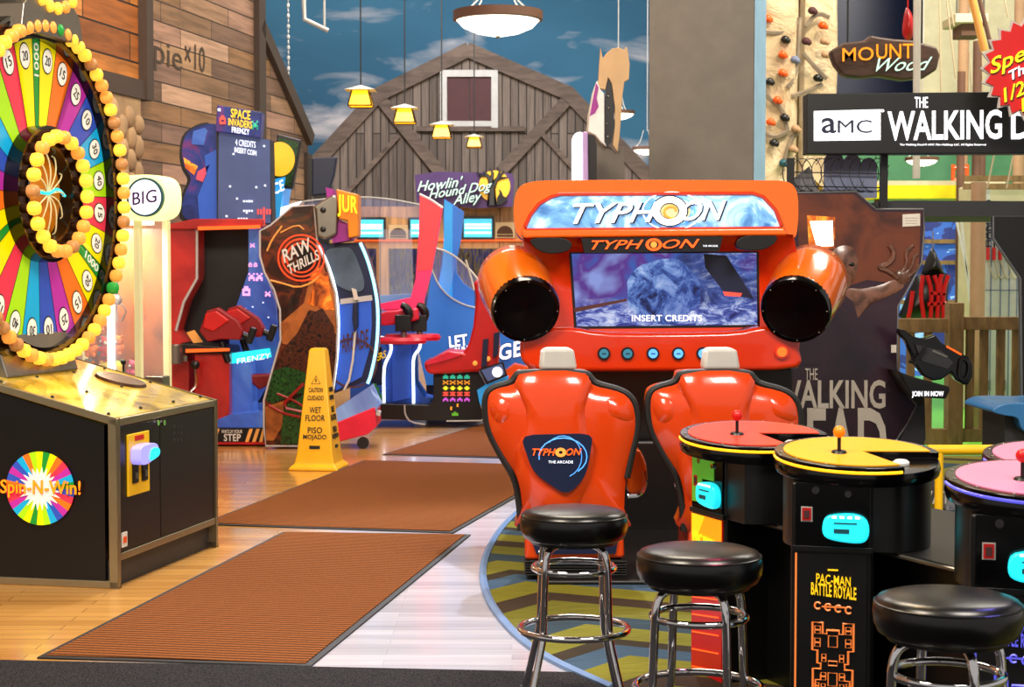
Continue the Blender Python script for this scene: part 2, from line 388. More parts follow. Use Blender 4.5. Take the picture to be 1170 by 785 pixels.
# stone pier
t = NT('stone'); v = t.coords(); vo = t.a('ShaderNodeTexVoronoi'); t.l(v, vo.inputs['Vector']); vo.inputs['Scale'].default_value = 4
t.base(t.ramp(t.noise(v, 3), [(.3, '#8a7054'), (.7, '#b89a70')])); t.rm(.85)
# climbing wall skin
t = NT('rock_wall'); v = t.coords(); n = t.noise(v, 2.2, 6, .6, .6); t.base(t.ramp(n, [(.25, '#a08c70'), (.45, '#cbb490'), (.7, '#e0cdaa')])); t.rm(.8); t.bump(n, .9, .12)
t = NT('rock_crack'); v = t.coords(); n = t.noise(v, 6, 4); t.base(t.ramp(n, [(.3, '#6a6056'), (.7, '#94846e')])); t.rm(.9)
# plain gloss art panels
def art(name, stops, scale=2., stretch=(1, 1, 1), e=.0, r=.25, dist=1.2, rot=(0, 0, 0), interp='LINEAR', detail=4):
    t = NT(name); v = t.coords(scale=stretch, rot=rot); n = t.noise(v, scale, detail, .55, dist); c = t.ramp(n, stops, interp); t.base(c); t.rm(r, 0, .2)
    if e: t.emit(c, e)
    return t
art('art_jungle', [(.35, '#150a06'), (.46, '#34140c'), (.54, '#642810'), (.6, '#34160e'), (.72, '#120805')], 3.2, e=.15)
art('art_lava', [(.35, '#6a2a0c'), (.5, '#d86a18'), (.6, '#f4b43a'), (.7, '#8a3a10')], 5, e=.35)
art('art_rock', [(.35, '#140b08'), (.5, '#4c2414'), (.6, '#1c0e0a'), (.75, '#6a3418')], 14, e=.1)
art('art_leaf', [(.35, '#071208'), (.5, '#1f4a1c'), (.6, '#0c1e0c'), (.75, '#3a7a2a')], 16, e=.1)
art('art_tan', [(.3, '#5a2c10'), (.6, '#a8602c')], 3, e=.1)
art('art_wd', [(.3, '#170d1c'), (.5, '#2c1726'), (.7, '#3c1f24')], 1.6, e=.12)
art('art_wd_brown', [(.3, '#3a1c16'), (.6, '#6a341c')], 2.4, e=.12)
art('art_skin', [(.3, '#40281f'), (.6, '#7a5240')], 9, e=.1)
art('art_red', [(.3, '#8a1410'), (.6, '#b8261c')], 2, e=.12)
art('art_space', [(.3, '#0a1440'), (.5, '#1f2f78'), (.6, '#5a2a6a'), (.75, '#a03a2a')], 2.6, e=.35)
art('screen_slate', [(.3, '#3a4468'), (.7, '#4c5880')], .8, e=.55, r=.12)
art('inv_blue', [(.3, '#1c2c70'), (.5, '#3a5aa8'), (.7, '#6a92d0')], .8, e=.45, r=.15)
art('curtain', [(.3, '#3a2430'), (.42, '#8a7a3a'), (.5, '#4a4a8a'), (.6, '#2a2430'), (.7, '#a89a4a'), (.8, '#5a3a8a')], 3, (6, 1, .7), e=.15, r=.7)
art('lane_glow', [(.3, '#4a5a9a'), (.6, '#7a9ac8')], 1, e=.3)
art('shop_lights', [(.3, '#1f2c6a'), (.5, '#2c58a8'), (.6, '#8ab8e0'), (.68, '#3a2c7a'), (.8, '#c85aa0')], 1.6, (1, 1, 2), e=.7, r=.6, interp='CONSTANT')
art('marquee_blue', [(.3, '#2c5a9a'), (.5, '#6aa0d0'), (.62, '#b8dcf0'), (.75, '#4a7ab8')], 3.5, e=.75, r=.12, dist=2.5)
art('win_grey', [(.3, '#3c4a58'), (.7, '#5a6a78')], 1, e=.1, r=.1)
art('console_art', [(.3, '#7a6420'), (.5, '#c8a83a'), (.65, '#e8d070'), (.8, '#8a6a1a')], 2.2, e=.12, r=.08)
art('wood_sign', [(.3, '#2e1c12'), (.6, '#4c3020')], 3, (1, 1, 5), r=.7)
art('tread', [(.3, '#6a6c78'), (.6, '#a8aab8')], 30, r=.3)
# game picture: stone sphere over white water in a blue and violet canyon
def pic(name, kind):
    t = NT(name); v = t.coords(); sp = t.a('ShaderNodeSeparateXYZ'); t.l(v, sp.inputs[0])
    def mr(src, a, b):
        m = t.a('ShaderNodeMapRange'); t.l(src, m.inputs[0]); m.inputs[1].default_value = a; m.inputs[2].default_value = b; return m.outputs[0]
    if kind == 'bg':
        n1 = t.noise(t.coords(scale=(1, 1, 2.4)), 8, 9, .78, .6); n2 = t.noise(t.coords(loc=(2, 0, 4)), 3.2, 3, .5, .4)
        water = t.ramp(n1, [(.38, '#241c6c'), (.48, '#4a58b4'), (.55, '#a8b4e8'), (.63, '#e8ecff')])
        up = t.ramp(n2, [(.35, '#14184c'), (.5, '#3a5ab0'), (.58, '#5a2c8c'), (.7, '#8c9ce0')])
        rock = t.ramp(n1, [(.4, '#141a54'), (.5, '#5468b8'), (.6, '#c8d4f4')])
        c = t.mix(mr(sp.outputs['Z'], 1.36, 1.28), up, water); c = t.mix(t.ramp(mr(sp.outputs['X'], .12, .3), [(0, (0, 0, 0, 1)), (1, (1, 1, 1, 1))]), c, t.mix(.55, rock, c))
    else:
        n1 = t.noise(v, 9, 9, .72, .9); c = t.ramp(n1, [(.36, '#101a50'), (.45, '#3c5ca8'), (.54, '#7c9cd8'), (.66, '#b8ccf0')])
        ad = t.a('ShaderNodeMath', operation='ADD'); t.l(mr(sp.outputs['X'], .2, -.2), ad.inputs[0]); t.l(mr(sp.outputs['Z'], 1.2, 1.6), ad.inputs[1])
        c = t.mix(1, c, t.ramp(mr(ad.outputs[0], .3, 1.5), [(0, (.45, .5, .75, 1)), (1, (1.1, 1.1, 1.1, 1))]), 'MULTIPLY')
    t.base('#050505'); t.emit(c, .85); t.rm(.12)
pic('game_screen', 'bg'); pic('game_rock', 'rock')
# hazard stripes
t = NT('hazard'); v = t.coords(rot=(0, math.radians(45), 0)); wv = t.a('ShaderNodeTexWave', wave_type='BANDS', bands_direction='X', wave_profile='SAW'); t.l(v, wv.inputs['Vector']); wv.inputs['Scale'].default_value = 1.6
t.base(t.ramp(wv.outputs['Fac'], [(0, '#17100e'), (.5, '#c8905a')], 'CONSTANT')); t.rm(.5)
# ================================================================= the room
def poly_floor(mb, pts, z0, z1): return mb.prism([(p[0], p[1]) for p in pts], z0, z1, 'z')
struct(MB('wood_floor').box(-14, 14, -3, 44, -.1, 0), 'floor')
# carpets
e0, e1 = FL(-80, 754.5), FL(668, 770.5)
trim_px = [(640, 556), (615, 568), (594, 584), (573, 604), (557, 630), (550, 656), (557, 686), (575, 712), (600, 737), (632, 757), (668, 774), (700, 788)]
tr = [FL(*p) for p in trim_px]
L_ = tr[0]
dark = [(-8, -3), (-8, e0.y + (e0.x + 8) * .02)] + [(e0.x, e0.y), (e1.x, e1.y)] + [(tr[-1].x, tr[-1].y), (1.2, 4.5), (2.4, 3.2), (2.4, -3)]
struct(MB('carpet_dark').prism(dark, .0005, .008, 'z'), 'carpet')
pc = [(p.x, p.y) for p in tr]
patt = pc + [(1.2, 4.5), (2.4, 3.2), (9, 3.2), (9, 13.5), (3.4, 13.5), (1.6, 11.4), (.75, 10.4)]
struct(MB('carpet_pattern').prism(patt, .0005, .0075, 'z'), 'patterned_carpet')
struct(MB('trim_blue').tube([(x, y, .004) for x, y in [(1.6, 11.4), (.75, 10.4)] + pc], .02, 6, smooth=2), 'trim_1')
# polished strip beyond, under the fence: play area flooring
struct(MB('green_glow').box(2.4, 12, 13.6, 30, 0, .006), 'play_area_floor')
# back wall with the mural
struct(MB('sky_mural').box(-14, 4.2, 36, 36.3, 0, 10), 'wall_back')
struct(MB('navy').box(4.2, 14, 27, 27.3, 0, 10), 'wall_right_back')
struct(MB('taupe').box(-14, 14, -3, 44, 10, 10.2), 'ceiling')
# left plank facade (its own yaw), gable roof end
LW = Fr(wx(352, 21), 21, -math.radians(12.3))
mb = MB('wall_planks')
y0 = -17
zt = 9.95
a_ = LW.X(300, 36); b_ = LW.X(352, 150); c_ = LW.X(352, 240)
mb.prism([(y0, 0), (0, 0), b_, a_, (a_[0], zt), (y0, zt)], -.25, 0, 'x')
o = struct(mb, 'wall_left'); o.location = LW.o; o.rotation_euler.z = LW.yaw
def onwall(mb, name, **kw):
    o = mb.build(name, **kw); o.location = LW.o; o.rotation_euler.z = LW.yaw; return o
mb = MB('trim_dark')
p, q = LW.X(296, 0), LW.X(300, 128)
mb.box(-.02, .07, p[0] - .18, p[0] + .03, q[1] - .6, zt)
o = onwall(mb, 'trim_2'); o['kind'] = 'structure'
mb = MB('trim_dark'); A, B = LW.X(299, 34, .07), LW.X(357, 166, .07)
d = Vector((0, B[0] - A[0], B[1] - A[1])).normalized(); n = Vector((0, -d.z, d.y)) * .17
pts = [A, B, (B[0] + n.y, B[1] + n.z), (A[0] + n.y, A[1] + n.z)]
mb.prism(pts, -.25, .07, 'x'); o = onwall(mb, 'trim_3'); o['kind'] = 'structure'
mb = MB('trim_dark'); p = LW.X(351, 176); mb.box(-.26, .05, p[0] - .12, p[0] + .02, 0, p[1]); o = onwall(mb, 'trim_4'); o['kind'] = 'structure'
# framed orange plank panel and stone pier nearer the camera
mb = MB('wall_planks_orange'); p = LW.X(153, 0); q = LW.X(153, 100)
mb.box(0, .05, p[0] - 7, p[0], q[1], zt); o = onwall(mb, 'plank_panel'); o['kind'] = 'structure'
mb = MB('trim_dark'); mb.box(0, .14, p[0] - .02, p[0] + .13, q[1] - .12, zt); mb.box(0, .12, p[0] - 7, p[0], q[1] - .12, q[1] + .06); o = onwall(mb, 'trim_5'); o['kind'] = 'structure'
# river stones of the pier
mb = MB('stone'); pp = LW.X(150, 150); 
mb.box(0, .1, pp[0] - 1.2, pp[0], 0, q[1] - .12)
random.seed(3)
for i in range(9):
    for k in range(14):
        mb.ball((.1, pp[0] - .08 - i * .17 + random.uniform(-.03, .03), .15 + k * .21 + random.uniform(-.03, .03) + (i % 2) * .1), .1, 10, (.5, random.uniform(.75, 1.0), random.uniform(.9, 1.25)))
o = onwall(mb, 'stone_pier'); o['kind'] = 'structure'
# painted brand on the planks
for s_, a, b, c, lab in (('pie', (176, 80), (208, 90), (176, 44), 'dark painted word "pie" on the reclaimed plank wall'), ('×10', (211, 76), (234, 84), (211, 46), 'dark painted "x10" mark just right of the word pie')):
    o = onwall(MB('faded_ink').tpxX(LW, s_, a, b, c, .004, toward=(1, 0, 0)), 'painted_lettering'); tag(o, lab, 'lettering')

# ---- column
Yc = 13.6
F = Fr(wx(800, Yc), Yc, -math.radians(14.5))
mb = MB('taupe'); mb.box(-.43, .43, -.43, .43, 0, 10)
o = struct(mb, 'column', bevel=.01); o.location = F.o + F.R.transposed() @ Vector((0, .43, 0)); o.rotation_euler.z = F.yaw
mb = MB('pale_blue').box(.431, .436, -.42, .42, 0, 9.98); o = struct(mb, 'blue_lit_side'); o.location = F.o + F.R.transposed() @ Vector((0, .43, 0)); o.rotation_euler.z = F.yaw  # blue light on the column's right face, painted as a thin sheet

# ---- barn facade
Yb = 35.0
B_ = Fr(wx(537, Yb), Yb)
def bt(px, py, ly=0): return B_.Y(px, py, ly)
sil = [bt(*p) for p in [(534, 55), (651, 105), (738, 200)]] + [(bt(738, 200)[0], 0), (bt(352, 190)[0], 0)] + [bt(*p) for p in [(352, 190), (432, 105)]]
tb = thing('barn_facade', B_, 'weathered grey timber barn front with a gable roof against the painted sky', 'barn')
MB('barn_boards').prism(sil, 0, .3).build('boarding', tb)
BK = [0]
def bar(mb, p, q, w, y0, y1, F=B_):
    BK[0] += .006; y0 -= BK[0]
    a, b = Vector(F.Y(*p, y0)), Vector(F.Y(*q, y0)); d = (b - a).normalized(); n = Vector((-d.y, d.x)) * w / 2
    mb.prism([tuple(a + n), tuple(b + n), tuple(b - n), tuple(a - n)], y0, y1); return mb
for p, q in [((352, 195), (432, 108)), ((430, 109), (536, 56)), ((533, 56), (653, 108)), ((650, 107), (742, 203))]:
    bar(MB('barn_trim'), p, q, .3, -.12, .35).build('roof_board', tb)
for p, q, w in [((434, 112), (505, 200), .24), ((650, 112), (572, 196), .24), ((455, 155), (397, 219), .1), ((619, 152), (655, 192), .1)]:
    bar(MB('barn_trim'), p, q, w, -.08, 0).build('brace', tb)
bar(MB('barn_trim'), (476, 147), (600, 147), .1, -.07, 0).build('rail', tb)
wf = MB('light_grey')
a, b = bt(503, 80, -.1), bt(569, 146, -.1); w = .14
for x0, x1, z0, z1 in [(a[0], b[0], a[1] - w, a[1]), (a[0], b[0], b[1], b[1] + w), (a[0], a[0] + w, b[1], a[1]), (b[0] - w, b[0], b[1], a[1])]: wf.box(x0, x1, -.12 - (.01 if x1 - x0 < .2 else 0), 0, z0, z1)
wfo = wf.build('loft_window_frame', tb)
m = MB('maroon'); m.box(a[0] + w, (a[0] + b[0]) / 2 - .01, -.05, 0, b[1] + w, a[1] - w); m.box((a[0] + b[0]) / 2 + .01, b[0] - w, -.05, 0, b[1] + w, a[1] - w); m.build('shutter', wfo)

# ---- bowling lane masking under the barn
Yl = 33.5
B2 = Fr(wx(480, Yl), Yl)
mb = MB('lane_wood'); p = B2.Y(330, 236); q = B2.Y(745, 284)
mb.box(p[0] - 3, q[0] + .5, 0, .25, q[1], p[1])
for x in [350, 405, 430, 600, 640]:
    a, b = B2.Y(x, 300)[0], B2.Y(x + 14, 300)[0]; mb.box(a, b, .0, .25, 0, q[1])
struct(mb, 'wall_lane_masking').location = B2.o
struct(MB('curtain').box(p[0] - 3, q[0] + 1, 1.2, 1.25, 0, q[1] + .1), 'wall_lane_pit').location = B2.o
tag(MB('lane_glow').prism([(B2.Y(400, 340)[0], 0), (B2.Y(600, 340)[0], 0), (B2.Y(600, 340)[0], .55), (B2.Y(400, 340)[0], .55)], -1.2, -.7).build('lane_counter', None, B2.o), 'long pale blue counter in front of the bowling lanes', 'counter')
mb = MB('strip_orange'); a = B2.Y(405, 273); b = B2.Y(600, 275); mb.box(a[0], b[0], -.06, 0, b[1] - .01, b[1] + .02); o = mb.build('light_rail', None, B2.o); tag(o, 'thin red light strip running along the bowling lane wall', 'light strip')
tvs = [(411, 438, 251, 271, 'cyan wall screen left of the first wooden plaque, beside the orange marquee'), (469, 496, 251, 271, 'wall screen partly hidden behind the tall red panel'), (530, 562, 250, 271, 'cyan and white wall screen just right of the tall blue panel')]
for x0, x1, t0, t1, lab in tvs:
    c = ((x0 + x1) / 2, (t0 + t1) / 2); F = Fr(wx(c[0], Yl - .1), Yl - .1); th = thing('wall_screen', F, lab, 'screen', 'wall screens over the bowling lanes')
    a, b = F.Y(x0, t0), F.Y(x1, t1)
    MB('black').box(a[0] - .05, b[0] + .05, 0, .1, b[1] - .05, a[1] + .05).build('bezel', th)
    s_ = MB('tv_cyan').box(a[0], b[0], -.01, .0, b[1], a[1]); s_.m('tv_white'); h = a[1] - b[1]
    for k in (.18, .45, .62): s_.box(a[0] + .02, b[0] - .02, -.016, -.011, b[1] + h * k, b[1] + h * (k + .12))
    s_.build('picture', th)
for x0, x1, t0, t1, lab in [(444, 466, 257, 273, 'wooden arched plaque between two wall screens left of the red panel'), (566, 588, 254, 272, 'wooden arched plaque beside the orange game cabinet edge')]:
    F = Fr(wx((x0 + x1) / 2, Yl - .1), Yl - .1); th = thing('wooden_plaque', F, lab, 'plaque', 'carved plaques over the bowling lanes')
    a, b = F.Y(x0, t0), F.Y(x1, t1); cx = (a[0] + b[0]) / 2; w = b[0] - a[0]; h = a[1] - b[1]
    MB('plywood').box(a[0], b[0], 0, .08, b[1], a[1]).build('board', th)
    ar = [(cx + w * .42 * math.cos(t), b[1] + h * .28 + h * .5 * math.sin(t)) for t in [PI * k / 12 for k in range(13)]]
    m = MB('bronze').prism(ar, -.02, -.001); m.box(a[0] + .03, b[0] - .03, -.02, -.001, b[1] + .03, b[1] + h * .2); m.build('emblem', th)

# ---- Howlin' Hound Dog Alley sign
Ys = 33.0
F = Fr(wx(535, Ys), Ys); th = thing('alley_sign', F, "purple hanging sign reading Howlin' Hound Dog Alley with a yellow moon and bare tree", 'sign')
pts = F.TY([(474, 200), (500, 196), (585, 198), (588, 206), (585, 236), (540, 238), (500, 232), (476, 231)])
MB('purple').prism(pts, 0, .1).build('board', th)
c = F.Y(565, 213); r = abs(F.Y(583, 213)[0] - c[0])
MB('moon').disc(c, r, -.05, -.001, 40).build('moon', th)
tm = MB('black'); 
def br_(pl, r): tm.tube([(F.Y(*p)[0], -.07, F.Y(*p)[1]) for p in pl], r, 6)
br_([(562, 235), (562, 215), (560, 205), (553, 196)], [.1, .07, .05, .02]); br_([(562, 218), (567, 206), (576, 196)], [.06, .04, .02]); br_([(561, 208), (563, 198), (560, 192)], [.05, .03, .015]); br_([(566, 207), (572, 204), (580, 203)], [.04, .03, .015])
br_([(557, 201), (550, 201), (545, 197)], [.03, .03, .015]); br_([(569, 203), (571, 196), (568, 191)], [.03, .02, .012])
hh = [F.Y(*p) for p in [(567, 234), (568, 226), (571, 221), (570, 216), (573, 219), (575, 224), (580, 227), (577, 231), (573, 234)]]
tm.prism(hh, -.08, -.051); tm.build('tree_and_hound', th)
bk = MB('black'); tx = MB('sign_pale')
for txt, a, b, cc in [("Howlin'", (477, 219), (529, 213), (477, 207)), ('Hound Dog', (490, 231), (562, 220), (490, 217)), ('Alley', (518, 238), (550, 233), (518, 223))]:
    tx.tpx(F, txt, a, b, cc, -.16, depth=.03, shear=.35, off=0, toward=(0, -1, 0)); bk.tpx(F, txt, (a[0] + 1, a[1] + 1), (b[0] + 1, b[1] + 1), (cc[0] + 1, cc[1] + 1), -.12, depth=.03, shear=.35, off=.03)
bk.build('lettering_shadow', th); tx.build('lettering', th)

# ---- pendants
F = Fr(wx(569, 20), 20); zc = wz(22, 20); R = abs(wx(620, 20) - wx(569, 20))
th = thing('bowl_pendant', F, 'large round bowl pendant lamp with a wooden rim hanging before the sky mural', 'pendant lamp')
def bowl(th, R, zc, rods=4):
    MB('pole_brown').lathe([(R * .93, -.04 * R), (R, -.02 * R), (R * 1.0, .17 * R), (R * .93, .17 * R), (R * .93, -.04 * R)], 48).build('rim', th, (0, 0, zc))
    MB('lamp_white').lathe([(0, -.37 * R), (R * .2, -.365 * R), (R * .5, -.3 * R), (R * .78, -.18 * R), (R * .93, -.02 * R)], 40).build('bowl_shade', th, (0, 0, zc))
    MB('steel').ball((0, 0, zc - .385 * R), .03 * R + .01, 8).build('finial', th)
    for i in range(rods):
        a = PI / 4 + i * 2 * PI / rods
        MB('light_grey').tube([(.85 * R * math.cos(a), .85 * R * math.sin(a), zc + .17 * R), (.5 * R * math.cos(a), .5 * R * math.sin(a), zc + .45 * R), (.07 * math.cos(a), .07 * math.sin(a), zc + 1.3 * R)], .018 * max(R, .4), 6, smooth=2).build('arm', th)
    MB('light_grey').cyl((0, 0, zc + 1.25 * R), (0, 0, 10), .022 if R > .4 else .008).build('stem', th)
bowl(th, R, zc)
for px, py, hw, Y, lab in [(706, 130, 19, 27, 'wood-rimmed bowl pendant lamp half hidden behind the tall plywood cutout'), (739, 171, 17, 31, 'small white pendant lamp at the left edge of the grey column')]:
    F = Fr(wx(px, Y), Y); th = thing('bowl_pendant', F, lab, 'pendant lamp'); bowl(th, hw * Y / FPX, wz(py, Y), 3)
gl = None
for i, (px, py, w, Y, lab) in enumerate([(413, 102, 31, 27, 'largest and leftmost yellow lantern pendant before the barn'), (463, 123, 28, 28.5, 'second yellow lantern pendant from the left, by the left barn roof edge'), (505, 142, 25, 30, 'third yellow lantern pendant from the left, just below the loft window'), (542, 156, 20, 31.5, 'smallest and rightmost yellow lantern pendant before the barn')]):
    F = Fr(wx(px, Y), Y); s_ = w * Y / FPX; z = wz(py, Y)
    th = thing('lantern_pendant', F, lab, 'pendant lamp', 'lantern pendants in front of the barn')
    q = lambda r, z_: [(r * math.cos(PI / 4 + k * PI / 2), r * math.sin(PI / 4 + k * PI / 2), z_) for k in range(4)]
    MB('offwhite').add(q(.78 * s_, z - .05 * s_) + [(0, 0, z + .16 * s_)] , [(0, 1, 4), (1, 2, 4), (2, 3, 4), (3, 0, 4), (3, 2, 1, 0)]).build('cap', th)
    MB('lamp_yellow').add(q(.42 * s_, z - .07 * s_) + q(.6 * s_, z - .62 * s_), [(0, 1, 5, 4), (1, 2, 6, 5), (2, 3, 7, 6), (3, 0, 4, 7), (0, 3, 2, 1)]).build('lamp_shade', th)
    fr = MB('bronze')
    for a, b in zip(q(.43 * s_, z - .07 * s_), q(.61 * s_, z - .62 * s_)): fr.tube([a, b], .012, 4)
    rr = q(.61 * s_, z - .62 * s_); fr.tube(rr, .012, 4, closed=True); fr.build('corner_frame', th)
    MB('black').cyl((0, 0, z + .15 * s_), (0, 0, 10), .012, n=6).build('cord', th)
# bent conduit and hanging chain, upper left
F = Fr(wx(347, 22), 22); th = MB('light_grey'); A = lambda x, y: (F.Y(x, y)[0], 0, F.Y(x, y)[1])
th.tube([(A(347, 0)[0], 0, 9.9), A(347, 0), A(348, 22), A(375, 35)], .03, 8); tag(th.build('ceiling_pipe', None, F.o), 'thin bent white pipe hanging down left of the bowl lamp', 'pipe')
F = Fr(wx(372, 22), 22); th = MB('light_grey'); th.tube([(0, 0, 9.9), (0, 0, F.Y(372, 30)[1])], .015, 6); tag(th.build('hanging_cable', None, F.o), 'thin white cable dropping to the end of the bent pipe', 'cable')
F = Fr(wx(331, 24), 24); th = MB('light_grey'); z1 = F.Y(331, 92)[1]
k = 0; z = 9.9
while z > z1:
    th.ball((0, 0, z), .022, 6, (1, .5, 1.6) if k % 2 else (.5, 1, 1.6)); z -= .075; k += 1
tag(th.build('hanging_chain', None, F.o), 'thin pale chain hanging near the plank roof edge', 'chain')

# ---- mats on the floor
def mat_(px, lab):
    P = [FL(*p) for p in px]; c = sum(P, Vector()) / 4
    o = bpy.data.objects.new('floor_mat', None); COL.objects.link(o); o.location = (c.x, c.y, 0); tag(o, lab, 'mat', 'ribbed brown entrance mats')
    d = P[3] - P[0]; yaw = math.atan2(d.y, d.x) - PI / 2; o.rotation_euler.z = yaw
    R = Matrix.Rotation(-yaw, 3, 'Z'); Q = [R @ (p - c) for p in P]
    MB('rubber').prism([(q.x, q.y) for q in Q], .0, .008, 'z').build('rubber_border', o, bevel=.003)
    cc = Vector(); ins = []
    for i, q in enumerate(Q):
        e1_ = (Q[i - 1] - q).normalized(); e2_ = (Q[(i + 1) % 4] - q).normalized(); ins.append(q + (e1_ + e2_) * .028)
    MB('mat_brown').prism([(q.x, q.y) for q in ins], .0085, .0125, 'z').build('ribbed_pile', o)
mat_([(42, 753), (355, 763), (538, 612), (323, 609)], 'ribbed brown floor mat nearest the camera')
mat_([(229, 600), (518, 610), (652, 533), (415, 527)], 'ribbed brown floor mat in the middle, right of the yellow cone')
mat_([(437, 520), (640, 526), (705, 488), (551, 485)], 'ribbed brown floor mat farthest from the camera')
# ======================================================= prize wheel machine
yw = math.radians(78)
nx, ny = math.cos(yw), math.sin(yw)
corner = FL(133, 673)
F = Fr(corner.x + .62 * nx, corner.y + .62 * ny, yw); WH = F
t_ = thing('prize_wheel_game', F, 'big upright rainbow prize wheel ringed with yellow bulbs on a black console cabinet', 'arcade game')
hw = .62
D = 1.35                                        # cabinet depth
zf = F.X(128, 479, -hw)[1]; side = F.X(0, 440, -hw); sl = (side[1] - zf) / side[0]
zt = lambda y: zf + sl * min(y, D)
body = MB('black').prism([(0.06, .03), (D, .03), (D, zt(D) - .03), (0.06, zf - .03)], -hw + .01, hw - .01, 'x'); body.build('cabinet_body', t_)
# brushed frame
fr = MB('brushed'); w = .035
for x0, x1 in ((-hw - .004, -hw + .03), (hw - .03, hw + .004)):
    fr.prism([(-.01, 0.0), (w, 0.0), (w, zf), (-.01, zf)], x0, x1, 'x')
    fr.prism([(-.01, zf - w), (D, zt(D) - w), (D, zt(D)), (-.01, zf)], x0, x1, 'x')
    fr.prism([(-.01, .0), (D, .0), (D, .035), (-.01, .035)], x0, x1, 'x')
fr.box(-hw, hw, -.01, .02, .13, .165); fr.box(-hw, hw, -.01, .02, zf - w, zf)
fr.box(hw - .03, hw + .004, D - .04, D, 0, zt(D))
fr.build('metal_frame', t_, bevel=.004)
MB('dark_grey').box(-hw + .03, hw - .03, .03, .058, .0, .13).build('kick_plate', t_)
MB('console_art').prism([(0.02, zf - .01), (D - .02, zt(D) - .01), (D - .02, zt(D) + .004), (0.02, zf + .004)], -hw + .03, hw - .03, 'x').build('console_top', t_)
for yy in (.06, .35, .62):
    for xx in (-hw + .06, -.2, .2, hw - .06): MB('black').ball((xx, yy, zt(yy) + .004), .009, 8).build('bolt', t_)
c = F.Z(138, 453, zf + .03)
MB('bronze').lathe([(0, .012), (.13, .012), (.14, 0), (.14, -.01)], 32, Matrix.Translation((c[0], c[1], zt(c[1]) + .004)) @ Matrix.Rotation(math.atan(sl), 4, 'X')).build('speaker_grille', t_)
# front doors
p1 = F.Y(182, 560)[0]
MB('black').box(-hw + .035, p1 - .003, -.006, .02, .17, zf - .04).build('door', t_, bevel=.003)
d2 = MB('black').box(p1 + .003, hw - .035, -.006, .02, .17, zf - .04).build('door', t_, bevel=.003)
for px in (177, 184): q = F.Y(px, 483); MB('chrome').cyl((q[0], -.02, q[1]), (q[0], 0, q[1]), .014).build('lock', t_)
hs = MB('dark_grey')
for i in range(3):
    for j in range(3): q = F.Y(198 + j * 4, 487 + i * 8); hs.cyl((q[0], -.009, q[1]), (q[0], 0, q[1]), .006, n=8)
hs.build('vent_holes', t_)
a, b = F.Y(143, 497), F.Y(168, 562); cpn = MB('yellow').box(a[0], b[0], -.016, -.004, F.Y(143, 568)[1], F.Y(143, 497)[1]).build('coin_panel', t_, bevel=.004)
z0, z1 = F.Y(143, 568)[1], F.Y(143, 497)[1]; cx = (a[0] + b[0]) / 2; ww = b[0] - a[0]
m = MB('red').box(cx - ww * .2, cx + ww * .2, -.02, -.016, z1 - .035, z1 - .012); m.build('price_sticker', t_)
rp = []
m = MB('coin_lilac'); 
m.prism(spline([(cx - .1, z1 - .1), (cx - .08, z1 - .06), (cx + .06, z1 - .055), (cx + .11, z1 - .08), (cx + .1, z1 - .12), (cx - .02, z1 - .15), (cx - .09, z1 - .14)], 3), -.07, -.016)
m.m('cyan_lit').prism(spline([(cx + .02, z1 - .08), (cx + .1, z1 - .085), (cx + .1, z1 - .12), (cx + .0, z1 - .135)], 3), -.078, -.069); m.build('ticket_light', t_, bevel=.01)
for k in (-1, 1):
    m = MB('black').box(cx + k * ww * .22 - .03, cx + k * ww * .22 + .03, -.024, -.016, z0 + .06, z0 + .15); m.m('steel').box(cx + k * ww * .22 - .012, cx + k * ww * .22 + .012, -.03, -.024, z0 + .08, z0 + .11); m.build('coin_slot', t_)
m = MB('white_tag').box(-hw + .045, -hw + .1, -.012, -.006, .19, .26); m.m('orange').box(-hw + .055, -hw + .09, -.014, -.012, .21, .24); m.build('sticker', t_)
# side panel badge: colour burst disc
sc = F.X(46, 558, -hw); rr = abs(F.X(46, 516, -hw)[1] - sc[1])
cols = ['w_green', 'w_yellow', 'w_orange', 'w_red', 'w_magenta', 'w_blue', 'w_cyan', 'w_lime']
bd = MB('w_green'); seq = ['w_yellow', 'w_green', 'w_yellow', 'w_orange', 'w_red', 'w_magenta', 'w_cyan', 'w_green', 'w_blue', 'w_red', 'w_orange', 'w_magenta', 'w_blue', 'w_cyan', 'w_lime', 'w_yellow', 'w_green', 'w_yellow', 'w_lime', 'w_cyan', 'w_magenta', 'w_red', 'w_red', 'w_orange', 'w_blue', 'w_magenta', 'w_blue', 'w_cyan', 'w_orange', 'w_lime']
for i, cn in enumerate(seq):
    a0 = PI / 2 + 2 * PI * (i - .5) / len(seq); a1 = a0 + 2 * PI / len(seq)
    bd.m(cn).prism([(sc[0], sc[1])] + [(sc[0] + rr * math.cos(x), sc[1] + rr * math.sin(x)) for x in (a0, (a0 + a1) / 2, a1)], -hw - .004, -hw, 'x')
bd.build('burst_badge', t_)
st = []
for i in range(48):
    r = rr * (.62 if i % 2 else (.4 if i % 4 else .36)); r *= 1.0 if i % 2 == 0 else random.uniform(.85, 1.05); an = 2 * PI * i / 48; st.append((sc[0] + r * math.cos(an), sc[1] + r * math.sin(an)))
MB('w_white').prism(st, -hw - .008, -hw - .004, 'x').build('star_burst', t_)
tm = MB('red').tpxX(F, 'Spin-N-Win!', (1, 568), (92, 570), (1, 548), -hw - .010, depth=.004, off=.05, toward=(-1, 0, 0)); tm.m('lit_orange')
tm.tpxX(F, 'Spin-N-Win!', (1, 568), (92, 570), (1, 548), -hw - .014, depth=.004, off=.015, toward=(-1, 0, 0)); tm.build('game_title', t_)
